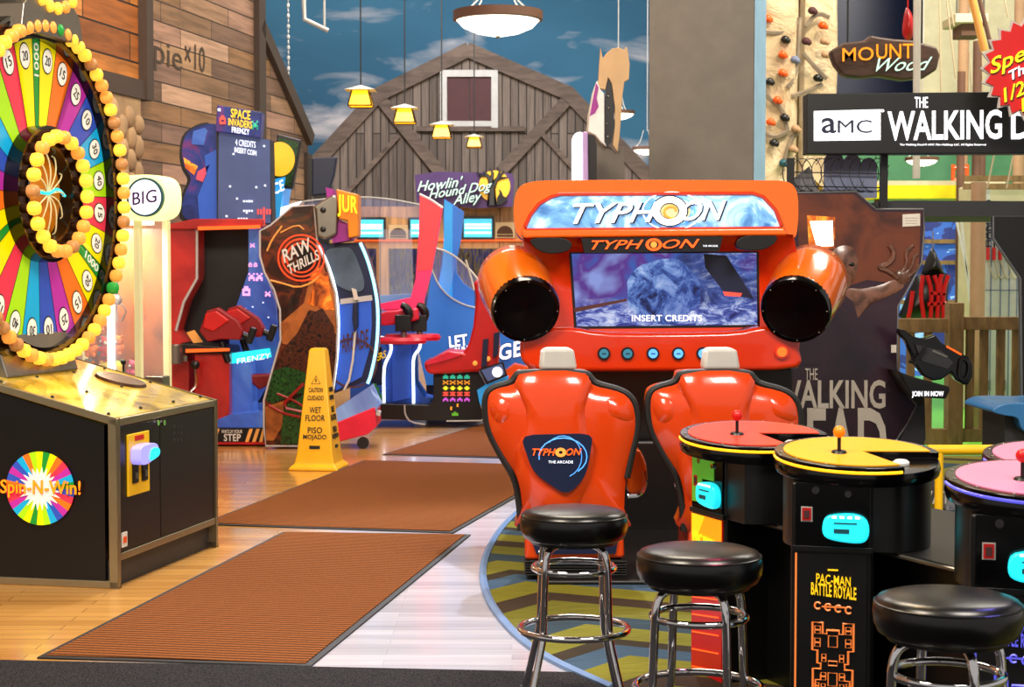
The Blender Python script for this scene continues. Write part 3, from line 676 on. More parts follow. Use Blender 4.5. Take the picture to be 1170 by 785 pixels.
# wheel
wy, wzc = F.X(43, 222, 0)
R0 = .80; R1 = .9
wh = bpy.data.objects.new('wheel', None)
def arcp(r, a0, a1, n=5): return [(r * math.cos(a0 + (a1 - a0) * i / n), wzc + r * math.sin(a0 + (a1 - a0) * i / n)) for i in range(n + 1)]
wf = MB('w_green'); ln = MB('ink')
seq = [('w_green', 6, '1000'), ('w_yellow', 13, '20'), ('w_orange', 14.5, '15'), ('w_magenta', 14.5, '25'), ('w_blue', 14.5, '10'), ('w_cyan', 14.5, '30'), ('w_lime', 14.5, '40'), ('w_red', 14.5, '15'), ('w_yellow', 14, '20')]
ang = PI / 2 + math.radians(3)
for rep in range(3):
    for cn, dg, tx in seq:
        a1 = ang - math.radians(dg); mid = (ang + a1) / 2
        wf.m(cn).prism(arcp(.2, ang, a1, 3) + arcp(R0, a1, ang, 5), wy, wy + .03)
        ln.prism([(.2 * math.cos(ang - .004), wzc + .2 * math.sin(ang - .004)), (R0 * math.cos(ang - .002), wzc + R0 * math.sin(ang - .002)), (R0 * math.cos(ang + .002), wzc + R0 * math.sin(ang + .002)), (.2 * math.cos(ang + .004), wzc + .2 * math.sin(ang + .004))], wy - .002, wy - .0005)
        u = Vector((math.cos(mid), 0, math.sin(mid))); s_ = Vector((u.z, 0, -u.x)); cc = Vector((0, wy - .002, wzc)) + u * (R0 * .88)
        tk = MB('ink')
        if tx != '1000':
            for nm, k, d in (('ink', 1.12, .0012), ('w_white', 1.0, .002)):
                tk.m(nm).add([cc + Vector((0, -d, 0)) + u * (.062 * k * math.sin(q)) + s_ * (.05 * k * math.cos(q)) for q in [2 * PI * i / 20 for i in range(20)]], [tuple(range(20))])
            tk.m('ink').text(tx, cc - s_ * .028 - u * .024 + Vector((0, -.003, 0)), cc + s_ * .028 - u * .024 + Vector((0, -.003, 0)), u * .05, depth=.002)
        else:
            tk.m('w_white').text(tx, cc - u * .1 + s_ * .02, cc + u * .07 + s_ * .02, -s_ * .045, depth=.003)
        tk.build('number_plate', t_, norm=False); ang = a1
wf.build('wheel_face', t_); ln.build('segment_lines', t_, norm=False); 
rim = MB('black_gloss').ring((0, wzc), R0 - .01, R0 + .02, wy - .05, wy + .1, 72); rim.build('inner_rim', t_)
MB('bronze').ring((0, wzc), R0 + .02, R1, wy - .02, wy + .16, 72).build('bulb_ring', t_)
MB('black_gloss').ring((0, wzc), R1, R1 + .02, wy - .035, wy + .2, 72).build('outer_rim', t_)
MB('dark_grey').disc((0, wzc), R1, wy + .17, wy + .2, 48).build('wheel_back', t_)
# bulbs
protos = {}
def bulb_mesh(m): 
    mb = MB('bronze').lathe([(.024, 0), (.024, .028), (.0, .028)], 10, axis='y'); mb = MB('bronze'); mb.lathe([(.0, 0), (.025, 0), (.025, -.03), (0, -.03)], 10, axis='y')
    mb.m(m).lathe([(.02, -.03), (.033, -.04), (.036, -.062), (.03, -.085), (.012, -.095), (.0001, -.096)], 12, axis='y'); return mb
def bulb(x, y, z, m):
    if m not in protos:
        protos[m] = bulb_mesh(m).build('bulb', t_, (x, y, z)); o = protos[m]
    else: o = protos[m].copy(); COL.objects.link(o); o.location = (x, y, z)
    o.parent = t_
random.seed(11)
pat = ['bulb_on', 'bulb_on', 'bulb_on', 'bulb_mid', 'bulb_mid', 'bulb_off']
NB = 66
for i in range(NB):
    a = PI / 2 - .09 + 2 * PI * i / NB
    m = 'bulb_green' if i in (0, 44) else random.choice(pat)
    bulb((R0 + .05) * math.cos(a), wy - .02, wzc + (R0 + .05) * math.sin(a), m)
for i in range(22):
    a = 2 * PI * i / 22; bulb(.295 * math.cos(a), wy - .07, wzc + .295 * math.sin(a), random.choice(pat))
# hub: open drum with glowing filaments
MB('bronze').ring((0, wzc), .25, .335, wy - .07, wy, 48).build('hub_ring', t_)
MB('black_gloss').ring((0, wzc), .335, .35, wy - .08, wy, 48).ring((0, wzc), .235, .25, wy - .08, wy + .02, 48).build('hub_edge', t_)
MB('amber').disc((0, wzc), .24, wy - .004, wy - .001).build('hub_floor', t_)
fl = MB('frame_glow')
for i in range(12):
    a = 2 * PI * i / 12; x, z = math.cos(a), math.sin(a)
    fl.tube([(0, wy - .06, wzc), (.1 * x, wy - .08, wzc + .1 * z + .02), (.2 * x, wy - .05, wzc + .22 * z), (.235 * x, wy - .02, wzc + .235 * z)], .004, 5, smooth=2)
fl.m('cyan_lit').tube([(-.2, wy - .05, wzc + .03), (-.05, wy - .08, wzc - .01), (.1, wy - .06, wzc + .04), (.2, wy - .05, wzc)], .008, 5, smooth=2)
fl.build('hub_filaments', t_)
# plinth carrying the wheel, crown bracket and topper
yb = wy + .0
MB('steel').prism([(-.5, zt(wy) - .03), (.5, zt(wy) - .03), (.36, wzc - .62), (-.36, wzc - .62)], wy + .2, wy + .32).build('plinth', t_, bevel=.01)
MB('steel').prism([(wy + .2, zt(wy) - .05), (wy + .2, zt(wy) + .2), (wy + .0, zt(wy) + .2), (wy - .07, zt(wy) - .01)], -.45, .3, 'x').build('plinth_skirt', t_, bevel=.01)
MB('steel').prism([(-.3, wzc + .93), (-.17, wzc + 1.03), (.17, wzc + 1.03), (.3, wzc + .93), (.33, wzc + .8), (-.33, wzc + .8)], wy - .1, wy + .15).build('crown_bracket', t_, bevel=.006)
# round light topper above
TZ = wzc + 1.32; TR = .3
MB('bronze').ring((0, TZ), .0, TR + .12, wy - .02, wy + .1, 48).build('topper_disc', t_)
for i in range(12):
    a = -PI / 2 - 1.3 + 2.6 * i / 11
    bulb((TR + .07) * math.cos(a), wy - .03, TZ + (TR + .07) * math.sin(a), random.choice(pat[:4]))

# ============================================================ crane machine
Y0 = 10.6
F = Fr(wx(158, Y0), Y0, math.radians(-12))
t_ = thing('toy_crane_game', F, 'glass claw machine of plush toys with a glowing lime and white oval topper', 'arcade game')
zb = F.Y(158, 455)[1]; ztp = F.Y(158, 250)[1]
# local: corner post at origin, front runs to -x, side runs to +y
wf_, ds = .6, .44
MB('black').box(-wf_, 0, .0, ds, 0, .62).build('lower_cabinet', t_, bevel=.01)
for x, y, m, r in ((0, 0, 'frame_glow', .022), (-wf_ + .02, 0, 'frame_glow', .022), (0, ds, 'frame_glow', .022), (-wf_ + .02, ds, 'frame_glow', .022)):
    MB(m).box(x - r, x + r, y - r, y + r, .62, ztp).build('corner_post', t_, bevel=.005)
tx = F.Y(128, 300, -.03)
MB('tube_white').box(-.2, -.165, -.035, 0, zb - .1, ztp - .1).build('light_tube', t_)
MB('clear').box(-wf_, 0, -.004, .0, .62, ztp).box(-.002, .002, 0, ds, .62, ztp).build('glass_pane', t_)
MB('art_tan').box(-wf_, -.02, ds - .02, ds, .62, ztp).build('back_panel', t_)
MB('frame_glow').box(-wf_, .03, -.03, ds, ztp, ztp + .1).build('header', t_, bevel=.02)
MB('lamp_white').box(-wf_ + .05, -.05, .08, ds - .08, ztp - .03, ztp).build('cabinet_light', t_)
ct = F.Y(168, 226, -.05)
Xt = Matrix.Translation((ct[0], 0, ct[1]))
ov = MB('lime_lit'); pts = [(.19 * math.copysign(abs(math.cos(a)) ** .75, math.cos(a)), .16 * math.copysign(abs(math.sin(a)) ** .8, math.sin(a)) * (1 + .1 * math.cos(2 * a))) for a in [2 * PI * i / 36 for i in range(36)]]
ov.prism(pts, -.1, .12, 'y', Matrix.Translation((ct[0] - .02, 0, ct[1]))).build('topper', t_, bevel=.03, seg=3)
lg = MB('sign_white').disc((ct[0] + .02, ct[1]), .11, -.125, -.1, 32); lg.m('teal_dark').ring((ct[0] + .02, ct[1]), .11, .122, -.13, -.1, 32)
lg.m('purple').text('BIG', (ct[0] - .06, -.13, ct[1] - .05), (ct[0] + .1, -.13, ct[1] - .03), (0, 0, .08), off=.02)
lg.build('topper_badge', t_)
MB('steel').box(.03, .16, .0, .12, .72, .84).build('control_box', t_, bevel=.01)
ctl = MB('black').ball((-.08, -.06, .93), .018, 10); ctl.cyl((-.08, -.06, .84), (-.08, -.06, .93), .007); ctl.build('joystick', t_)
MB('steel').box(-.2, .0, -.12, 0, .8, .84).build('control_shelf', t_, bevel=.01)
lt = bpy.data.lights.new('crane_lamp', 'AREA'); lt.size = .3; lt.energy = 22; lt.color = (1, .9, .7); lo_ = bpy.data.objects.new('crane_lamp', lt); COL.objects.link(lo_); lo_.location = F.w((-.3, .2, ztp - .05))
claw = MB('steel').cyl((-.25, ds / 2, ztp - .5), (-.25, ds / 2, ztp), .008); claw.ball((-.25, ds / 2, ztp - .52), .035, 10)
for k in range(3):
    a = k * 2.1; claw.tube([(-.25, ds / 2, ztp - .53), (-.25 + .07 * math.cos(a), ds / 2 + .07 * math.sin(a), ztp - .58), (-.25 + .03 * math.cos(a), ds / 2 + .03 * math.sin(a), ztp - .66)], .006, 6, smooth=1)
claw.build('claw', t_)
MB('dark_grey').box(-wf_ + .02, -.02, .02, ds - .02, .6, .63).build('prize_floor', t_)
# plush prizes: ball body, head, ears, feet
def plush(m, m2, r):
    mb = MB(m); mb.ball((0, 0, r * .95), r, 12, (1, .9, .95)); mb.ball((0, -.1 * r, r * 2.3), r * .78, 12)
    for s in (-1, 1):
        mb.ball((s * r * .55, 0, r * 2.95), r * .28, 8); mb.ball((s * r * .95, -.2 * r, r * 1.2), r * .34, 8, (1, .8, 1.2)); mb.ball((s * r * .5, -.5 * r, r * .25), r * .36, 8)
    mb.m(m2).ball((0, -r * .8, r * 2.15), r * .28, 8); mb.m('black')
    for s in (-1, 1): mb.ball((s * r * .28, -r * .82, r * 2.45), r * .09, 6)
    return mb
names = {'plush_orange': 'orange', 'plush_yellow': 'yellow', 'plush_pink': 'pink', 'plush_green': 'green', 'plush_red': 'red', 'plush_teal': 'teal'}
random.seed(5); pr = {}
k = 0
for row, (z, n) in enumerate([(.637, 10), (.797, 8), (.957, 6), (1.117, 4)]):
    for i in range(n):
        m = ['plush_yellow', 'plush_yellow', 'plush_orange', 'plush_pink', 'plush_green', 'plush_red', 'plush_teal'][(k * 3 + row) % 7] if row < 2 else ['plush_orange', 'plush_teal', 'plush_red', 'plush_orange'][k % 4]
        x = -wf_ + .09 + .105 * (i // 2) + .01 * row; y = .11 + .2 * (i % 2)
        p = F.w((min(x, -.05), y, 0))
        if m not in pr:
            o = plush(m, 'offwhite', .041).build('plush_toy', None, (p.x, p.y, z)); pr[m] = o
        else:
            o = pr[m].copy(); COL.objects.link(o); o.location = (p.x, p.y, z)
        o.rotation_euler.z = F.yaw + random.uniform(-.5, .5)
        tag(o, 'small %s plush toy heaped inside the glass claw machine' % names[m], 'plush toy', '%s plush prizes in the claw machine' % names[m]); k += 1

# ============================== shooting gallery with tall screen (far left)
Y0 = 14.7
F = Fr(wx(262, Y0), Y0)
t_ = thing('space_shooter_game', F, 'tall arcade shooter with red side panel, huge slate screen and twin red guns', 'arcade game')
def pan(name, px, y0, y1, m, parent=t_, bevel=0, F=F, ly=None):
    return MB(m).prism(F.TY(px, y0 if ly is None else ly), y0, y1).build(name, parent, bevel=bevel)
L_out = [(189, 256), (222, 256), (225, 262), (225, 318), (210, 345), (201, 378), (216, 398), (216, 508), (189, 508)]
pan('side_panel', L_out, -.05, 1.1, 'art_red')
MB('light_grey').tube([(F.Y(*p, -.05)[0], -.055, F.Y(*p, -.05)[1]) for p in L_out[1:6]], .012, 6).build('panel_edge', t_)
pan('inner_back', [(216, 262), (322, 262), (322, 500), (216, 500)], .9, 1.1, 'navy')
pan('inner_panel', [(222, 258), (286, 258), (286, 300), (262, 372), (222, 400), (200, 400)], .3, .34, 'black')
pan('alien_panel', [(284, 256), (298, 256), (298, 300), (315, 345), (318, 390), (312, 430), (298, 452), (268, 500), (262, 500), (262, 400), (262, 372), (284, 310)], .22, .28, 'inv_blue')
def pixart(mb, F, px, py, w, h, y, rows):
    a, b = F.Y(px, py, y), F.Y(px + w, py + h, y); nx_, nz = len(rows[0]), len(rows); dx, dz = (b[0] - a[0]) / nx_, (a[1] - b[1]) / nz
    for j, r in enumerate(rows):
        for i, ch in enumerate(r):
            if ch != '.': mb.box(a[0] + i * dx, a[0] + (i + 1) * dx, y - .01, y, a[1] - (j + 1) * dz, a[1] - j * dz)
blob = ['.XX.', 'XXXX', 'X..X', 'XXXX']; blob2 = ['X..X', '.XX.', 'XXXX', 'X..X']
for x, y, w, h, bb in [(286, 278, 5, 5, blob2), (284, 300, 4, 5, blob), (290, 300, 4, 5, blob), (284, 312, 7, 9, blob2), (293, 312, 7, 9, blob2), (277, 327, 9, 11, blob), (303, 333, 6, 6, blob2), (292, 318, 3, 3, blob)]: ic = MB('pix_pink'); pixart(ic, F, x, y, w, h, .215, bb); ic.build('pixel_icon', t_)
for x, y in [(300, 345), (288, 350), (306, 362), (296, 372), (280, 352), (310, 380)]: ic = MB('screen_text'); pixart(ic, F, x, y, 1.4, 1.4, .215, ['X']); ic.build('pixel_star', t_)
pan('roof_bar', [(192, 256), (222, 250), (300, 250), (300, 259), (225, 262), (192, 262)], -.1, 1.1, 'art_red', bevel=.01)
pan('roof_light', [(226, 259), (297, 257), (297, 261), (226, 263)], -.12, -.1, 'strip_orange')
# tall screen
pan('screen_back', [(247, 148), (309, 160), (311, 256), (248, 256)], .06, .3, 'black')
pan('tall_screen', [(250, 150), (308, 160), (309, 255), (249, 255)], .03, .06, 'screen_slate')
st = MB('screen_text'); st.tpx(F, '4 CREDITS', (269, 166), (292, 169), (269, 159), .02, off=.02); st.build('screen_lettering', t_); st = MB('screen_text'); st.tpx(F, 'INSERT COIN', (268, 174), (293, 178), (268, 168), .02, off=.02); st.build('screen_lettering', t_)
random.seed(4)
for x, y in [(262, 212), (292, 213), (270, 226), (284, 229), (281, 242), (258, 246), (301, 166), (266, 175), (302, 211)]: st = MB('screen_text'); pixart(st, F, x, y, 2, 2, .02, ['X']); st.build('pixel_star', t_)
for j, y in enumerate((229, 240, 249)):
    st = MB('screen_text')
    for i in range(4): pixart(st, F, 278 + i * 3 - (j == 2) * 6, y, 1.8, 2, .02, ['X'])
    st.build('pixel_row', t_)
sh = MB('pix_red')
for i in range(5): pixart(sh, F, 294 + i * 3.4, 239 - (i == 2) * 2, 2, 6 + (i == 2) * 14, .02, ['X'])
sh.build('screen_ship', t_)
# marquee
pan('marquee', [(248, 120), (299, 128), (297, 158), (246, 150)], -.05, .15, 'art_space', bevel=.01)
mq = MB('text_yellow'); mq.tpx(F, 'SPACE', (264, 134), (286, 137), (264, 124), -.06, off=.04); mq.tpx(F, 'INVADERS', (261, 143), (288, 147), (261, 135), -.06, off=.04)
mq.m('screen_text').tpx(F, 'FRENZY', (265, 151), (285, 154), (265, 145), -.06, off=.03); mq.m('pix_red'); pixart(mq, F, 251, 132, 7, 10, -.06, blob); mq.m('pix_teal'); pixart(mq, F, 288, 138, 7, 10, -.06, blob2); mq.m('screen_text'); pixart(mq, F, 249, 124, 3, 3, -.06, ['X'])
mq.build('marquee_lettering', t_)
# rounded topper art board
pan('topper_board', spline([(222, 146), (235, 142), (249, 146), (252, 190), (250, 254), (224, 254), (209, 246), (210, 225), (218, 206), (214, 196), (210, 188), (208, 170), (213, 153)], 3), .12, .2, 'art_space')
pan('topper_edge', spline([(220, 145), (234, 140), (240, 146), (240, 190), (236, 254), (208, 252), (205, 240), (208, 222), (214, 206), (208, 194), (205, 178), (208, 156)], 3), .21, .3, 'black')
a_ = MB('inv_blue').prism(F.TY([(221, 150), (234, 146), (237, 150), (233, 166), (219, 165)], .11), .1, .12); a_.m('blue_glow').prism(F.TY([(234, 178), (249, 170), (250, 252), (228, 250), (226, 225), (236, 200)], .11), .1, .12)
a_.m('art_lava').prism(F.TY([(210, 180), (226, 190), (222, 200), (212, 192)], .11), .1, .12); a_.m('plush_pink').prism(F.TY([(226, 196), (240, 188), (232, 208), (224, 205)], .11), .1, .12); a_.build('topper_art', t_)
# control deck and guns
pan('console', [(206, 392), (262, 397), (264, 404), (208, 405)], -.3, .3, 'black', bevel=.01)
pan('console_light', [(212, 399), (262, 398), (262, 401), (212, 403)], -.32, -.3, 'strip_orange')
pan('console_body', [(222, 404), (262, 404), (262, 482), (222, 482)], -.25, .3, 'art_red', bevel=.01)
pan('console_body_lit', [(262, 410), (285, 404), (290, 480), (262, 482)], -.1, .2, 'inv_blue')
pan('info_card', [(213, 380), (222, 377), (232, 391), (221, 392)], -.2, -.19, 'card_orange')
pan('step_platform', [(226, 489), (262, 474), (304, 470), (304, 489)], -.35, 1.1, 'inv_blue')
pan('platform_front', [(232, 489), (302, 489), (302, 505), (232, 505)], -.4, -.35, 'black')
for x in (232, 240, 278, 286, 294): MB('card_orange').prism(F.TY([(x + 2, 505), (x + 6, 505), (x + 11 if x < 294 else x + 8, 490), (x + 7 if x < 294 else x + 6, 490)], -.401), -.404, -.4).build('hazard_stripe', t_)
pan('platform_base', [(232, 503), (304, 503), (304, 508), (232, 508)], -.4, 1.0, 'red')
st = MB('black'); a, b = F.Y(251, 489.5, -.41), F.Y(279, 504.5, -.41); st.box(a[0], b[0], -.41, -.402, b[1], a[1]); st.m('white_tag'); st.tpx(F, 'WATCH YOUR', (253, 495), (277, 495), (253, 491), -.415, off=.01); st.tpx(F, 'STEP', (256, 504), (275, 504), (256, 496), -.415, off=.03)
st.build('step_lettering', t_)
pan('cyan_glow_panel', [(262, 404), (308, 398), (310, 408), (263, 416)], -.12, -.1, 'cyan_lit')
tl = MB('screen_text'); tl.tpx(F, 'FRENZY', (271, 416), (309, 409), (271, 410), -.13, off=.01); tl.build('panel_lettering', t_)
def rgun(px, py, yy, parent=t_):
    g = MB('deep_red'); a = F.Y(px, py, yy)
    X = Matrix.Translation((a[0], yy, a[1])) @ Matrix.Rotation(.35, 4, 'Y')
    g.prism([(-.2, .09), (-.12, .15), (.08, .1), (.16, .03), (.16, -.05), (.0, -.1), (-.1, -.16), (-.2, -.1)], -.06, .06, 'y', X)
    g.m('red').prism([(-.2, .06), (-.12, .12), (.02, .08), (-.08, -.06), (-.18, -.06)], -.075, .075, 'y', X)
    g.m('black').cyl(X @ Vector((.14, 0, 0)), X @ Vector((.26, 0, -.01)), .03); g.box(.2, .26, -.03, .03, -.06, .09, X)
    g.cyl(X @ Vector((0, 0, -.12)), (a[0] + .02, yy, a[1] - .3), .03); return g.build('gun', parent, bevel=.012)
rgun(258, 375, -.25); rgun(282, 372, -.05)
seat = pan('rear_gun_body', [(286, 428), (312, 427), (316, 436), (296, 446), (285, 436)], -.05, .1, 'deep_red', bevel=.02)

lv = MB('chrome').tube([(F.Y(*p, -.38)[0], -.38, F.Y(*p, -.38)[1]) for p in [(214, 456), (217, 448), (225, 440), (223, 420)]], .012, 8, smooth=1); q = F.Y(223, 417, -.38); lv.m('black').ball((q[0], -.38, q[1]), .042, 12); lv.build('lever', t_)
q = F.Y(200, 400, -.3); MB('steel').cyl((q[0], -.3, q[1] - .12), (q[0], -.3, q[1] + .05), .07).build('coin_cup', t_, bevel=.008); MB('steel').box(q[0] - .03, q[0] + .1, -.28, -.05, q[1] - .1, q[1] - .05).build('cup_bracket', t_)
# moon-topped slab behind it
F2 = Fr(wx(325, 16.2), 16.2); t2 = thing('moon_topper_game', F2, 'tilted black framed topper panel with a yellow moon above a glowing blue cabinet', 'arcade game')
MB('black').prism(F2.TY([(317, 153), (344, 160), (334, 216), (308, 214)], 0), 0, .12).build('topper_frame', t2, bevel=.01)
MB('art_leaf').prism(F2.TY([(319, 157), (341, 163), (332, 213), (311, 211)], -.01), -.012, 0).build('topper_art', t2)
c = F2.Y(320, 182); MB('moon').disc(c, .145, -.03, -.013, 32, 1, 1.15).build('moon', t2)
pan('lit_body', [(306, 206), (326, 202), (322, 226), (318, 260), (300, 262), (302, 240)], -.05, .5, 'panel_lit_sky', t2, F=F2)
tl = MB('screen_text').tpx(F2, 'ICE', (311, 224), (325, 217), (309, 212), -.06, off=.03); tl.build('topper_lettering', t2)
MB('inv_blue').prism(F2.TY([(300, 260), (346, 240), (346, 500), (300, 500)], 0), .05, .7).build('cabinet_body', t2)
MB('neon_white').prism(F2.TY([(310, 252), (318, 238), (344, 230), (324, 250), (313, 262)], -.02), -.02, .04).build('front_light', t2)

# ============================== dinosaur shooter cabinet (art side panel)
Y0 = 14.1
F = Fr(wx(345, Y0), Y0)
t_ = thing('jungle_shooter_game', F, 'arcade cabinet with a volcano jungle side panel, RAW THRILLS badge and glowing blue front', 'arcade game')
sx_, sy_ = 290, 220
cv = lambda pts: [(sx_ + a / 2.613, sy_ + b / 2.613) for a, b in pts]
side = cv([(18, 115), (50, 98), (115, 42), (180, 38), (190, 160), (215, 210), (243, 300), (250, 400), (246, 500), (236, 590), (232, 650), (242, 750), (200, 757), (36, 757), (30, 700), (30, 620), (58, 520), (80, 440), (78, 350), (60, 290), (32, 240), (18, 190)])
pan('side_panel', side, 0, .06, 'art_jungle', t_, F=F)
MB('light_grey').tube([(F.Y(*p)[0], -.0, F.Y(*p)[1]) for p in side], .009, 6, closed=True).build('panel_edge', t_)
ar = MB('art_tan').prism(F.TY(cv([(80, 390), (150, 330), (170, 240), (205, 215), (240, 300), (246, 420), (160, 470), (84, 450)])), -.004, -.0005)
ar.m('art_lava').prism(F.TY(cv([(160, 330), (175, 290), (172, 240), (190, 225), (222, 240), (228, 300), (240, 350), (205, 350)])), -.008, -.004)
ar.m('art_rock').prism(F.TY(cv([(60, 545), (85, 470), (130, 420), (165, 350), (185, 355), (205, 345), (240, 400), (246, 480), (236, 560), (150, 540)])), -.010, -.008)
ar.m('art_leaf').prism(F.TY(cv([(36, 620), (60, 530), (100, 520), (150, 535), (180, 560), (170, 600), (120, 600), (60, 630)])), -.012, -.010)
ar.m('art_tan').prism(F.TY(cv([(34, 640), (95, 620), (90, 690), (60, 740), (38, 740)])), -.012, -.010)
ar.m('art_leaf').prism(F.TY(cv([(90, 640), (150, 600), (165, 680), (150, 750), (80, 750)])), -.013, -.010)
ar.build('panel_art', t_)
tb = 'deep_red'
def strk(mb, pts, r, F=F, y=-.014, k=1): MB(mb).tube([(F.Y(*p)[0], y, F.Y(*p)[1]) for p in cv(pts)], r, 5, smooth=k).build('claw_stroke', t_)
strk(tb, [(150, 570), (130, 590), (80, 640), (150, 655)], .014); strk(tb, [(70, 600), (120, 620), (150, 640)], .01); strk(tb, [(45, 635), (90, 660), (140, 670)], .012)
tb = 'card_orange'; strk(tb, [(50, 262), (90, 272), (130, 285), (175, 270), (195, 250)], .008); strk(tb, [(40, 175), (55, 140), (85, 100)], .009); strk(tb, [(150, 110), (130, 95), (80, 120)], .006)
bg = MB('art_red_glow'); c = F.Y(*cv([(142, 195)])[0])
for r in (.13, .165, .2): bg.ring(c, r - .012, r, -.016, -.014, 32, 1, 1)
bg.build('badge_rings', t_)
tx = MB('black'); tw = MB('white_tag')
P = lambda a, b: cv([(a, b)])[0]
for txt, l, r, u in [('RAW', (92, 210), (172, 172), (84, 172)), ('THRILLS', (106, 246), (196, 198), (100, 218))]:
    tx.tpx(F, txt, P(*l), P(*r), P(*u), -.022, off=.1); tw.tpx(F, txt, P(*l), P(*r), P(*u), -.028, off=.04)
tx.build('badge_shadow', t_); tw.build('badge_lettering', t_)
# recessed lit front to the right
front = cv([(190, 152), (318, 150), (340, 200), (362, 290), (370, 360), (366, 460), (345, 560), (240, 600), (248, 500), (252, 400), (245, 300), (217, 210)])
pan('front_panel', front, .08, .5, 'navy', t_, F=F)
pan('front_art', cv([(250, 330), (350, 318), (352, 400), (345, 470), (322, 550), (245, 592), (252, 480)]), .07, .08, 'blue_glow', t_, F=F)
pan('side_window', spline(cv([(215, 175), (255, 165), (290, 168), (312, 210), (330, 270), (318, 296), (275, 290), (245, 270), (228, 225)]), 3), .06, .08, 'win_grey', t_, F=F)
st = MB('offwhite'); st.prism(F.TY(cv([(292, 285), (306, 290), (312, 320), (300, 322)]), .04), .03, .06); st.tube([(F.Y(*P(*p), .04)[0], .03, F.Y(*P(*p), .04)[1]) for p in [(304, 400), (296, 500), (285, 560), (270, 590)]], .01, 6); st.build('gun_cable', t_)
MB('navy').prism(F.TY(cv([(296, 330), (312, 325), (312, 400), (300, 420), (294, 380)]), .02), .0, .06).build('gun_holster', t_, bevel=.01)
tl = MB('maroon').tpx(F, 'ARCADE', P(262, 480), P(342, 462), P(262, 425), .06, off=.02); c = F.Y(*P(292, 510)); tl.m('maroon').ring(c, .2, .215, .05, .07, 28); tl.build('front_lettering', t_)
ne = MB('neon_white'); ne.tube([(F.Y(*P(*p), .06)[0], .05, F.Y(*P(*p), .06)[1]) for p in [(194, 158), (222, 215), (248, 300), (254, 400), (248, 500), (236, 585)]], .013, 6, smooth=2); ne.build('neon_edge', t_)
ne = MB('neon_cyan'); ne.tube([(F.Y(*P(*p), .06)[0], .05, F.Y(*P(*p), .06)[1]) for p in [(318, 150), (342, 205), (364, 290), (372, 360), (368, 460), (350, 545), (340, 570)]], .013, 6, smooth=2); ne.build('neon_edge', t_)
pan('rib_bands', cv([(258, 318), (352, 306), (354, 322), (258, 334)]), .055, .07, 'light_grey', t_, F=F)
pan('step_deck', cv([(240, 650), (345, 580), (372, 640), (360, 655), (250, 690)]), -.02, .4, 'lane_glow', t_, F=F)
pan('base', cv([(244, 688), (362, 640), (366, 700), (340, 722), (252, 745)]), -.03, .5, 'pink_red', t_, F=F, bevel=.01)
w_ = MB('rubber'); q = F.Y(*P(325, 722)); w_.cyl((q[0], .0, .05), (q[0], .06, .05), .05); w_.build('caster', t_)
pan('plinth', cv([(60, 740), (240, 740), (240, 757), (60, 757)]), .07, .5, 'black', t_, F=F)
pan('side_mirror', cv([(365, 650), (378, 655), (376, 668), (364, 664)]), .0, .1, 'light_grey', t_, F=F)
# header with lettering box
hd = MB('steel').prism(F.TY([(357, 236), (380, 222), (387, 225), (385, 268), (372, 274), (362, 270), (360, 240)], -.05), -.05, .25); hd.build('header_bracket', t_, bevel=.02)
b2 = MB('black')
for p in [(369, 240), (369, 262)]: q = F.Y(*p, -.06); b2.ball((q[0], -.055, q[1]), .025, 10, (1, .3, 1))
b2.build('bracket_bolts', t_)
hb = MB('amber').prism(F.TY([(384, 216), (409, 222), (409, 270), (398, 272), (397, 252), (387, 250)], -.08), -.08, .2); hb.build('header_box', t_, bevel=.01)
tl = MB('lit_yellow'); tl.tpx(F, 'JUR', (386, 247), (408, 250), (386, 222), -.1, off=.03); tl.build('header_lettering', t_)
pan('header_shadow_box', [(372, 214), (380, 216), (384, 250), (398, 256), (402, 274), (380, 278)], .0, .3, 'magenta', t_, F=F)
# dark curved monitor behind
F3 = Fr(wx(371, 20.2), 20.2); t3 = thing('curved_display', F3, 'dark blue curved display topper seen from behind, by the plank wall end', 'display')
MB('navy').prism(F3.TY([(356, 181), (385, 179), (382, 200), (375, 222), (356, 224)]), 0, .15).build('shell', t3, bevel=.02)
MB('black').prism(F3.TY([(352, 181), (357, 181), (357, 224), (352, 224)]), -.02, .1).build('frame', t3)
MB('black').prism(F3.TY([(358, 222), (376, 222), (374, 500), (360, 500)]), .02, .12).build('stand', t3)

# ================================================================ wet floor cone
p = FL(362, 538); F = Fr(p.x, p.y + .16, math.radians(-8)); s_ = (p.y) / FPX
t_ = thing('wet_floor_cone', F, 'yellow wet floor safety cone with black warning text standing beside the mats', 'safety cone')
H = wz(398, p.y + .1)
mb = MB('cone_yellow')
def sq(h, z): return [(-h, -h, z), (h, -h, z), (h, h, z), (-h, h, z)]
lv = [(.19, 0), (.19, .02), (.175, .035), (.155, .05), (.14, .12), (.062, H - .02), (.05, H)]
vs = []; 
for h, z in lv: vs += sq(h, z)
fs = [(k * 4 + i, k * 4 + (i + 1) % 4, (k + 1) * 4 + (i + 1) % 4, (k + 1) * 4 + i) for k in range(len(lv) - 1) for i in range(4)] + [(0, 3, 2, 1), tuple(range(len(vs) - 4, len(vs)))]
mb.add(vs, fs); mb.build('cone_body', t_, bevel=.01, seg=3)
def hz(z): return .14 + (.062 - .14) * (z - .12) / (H - .14)
def ctext(s, z, h, w, face=0):
    tk = MB('ink')
    for_y = hz(z) + .001; for_t = hz(z + h) + .001
    if face == 0: tk.text(s, (-w / 2, -for_y, z), (w / 2, -for_y, z), (0, (for_y - for_t), h), off=.03, depth=.003)
    else: tk.text(s, (for_y, -w / 2, z), (for_y, w / 2, z), (-(for_y - for_t), 0, h), off=.03, depth=.003, toward=(1, 0, 0))
    tk.build('warning_text', t_)
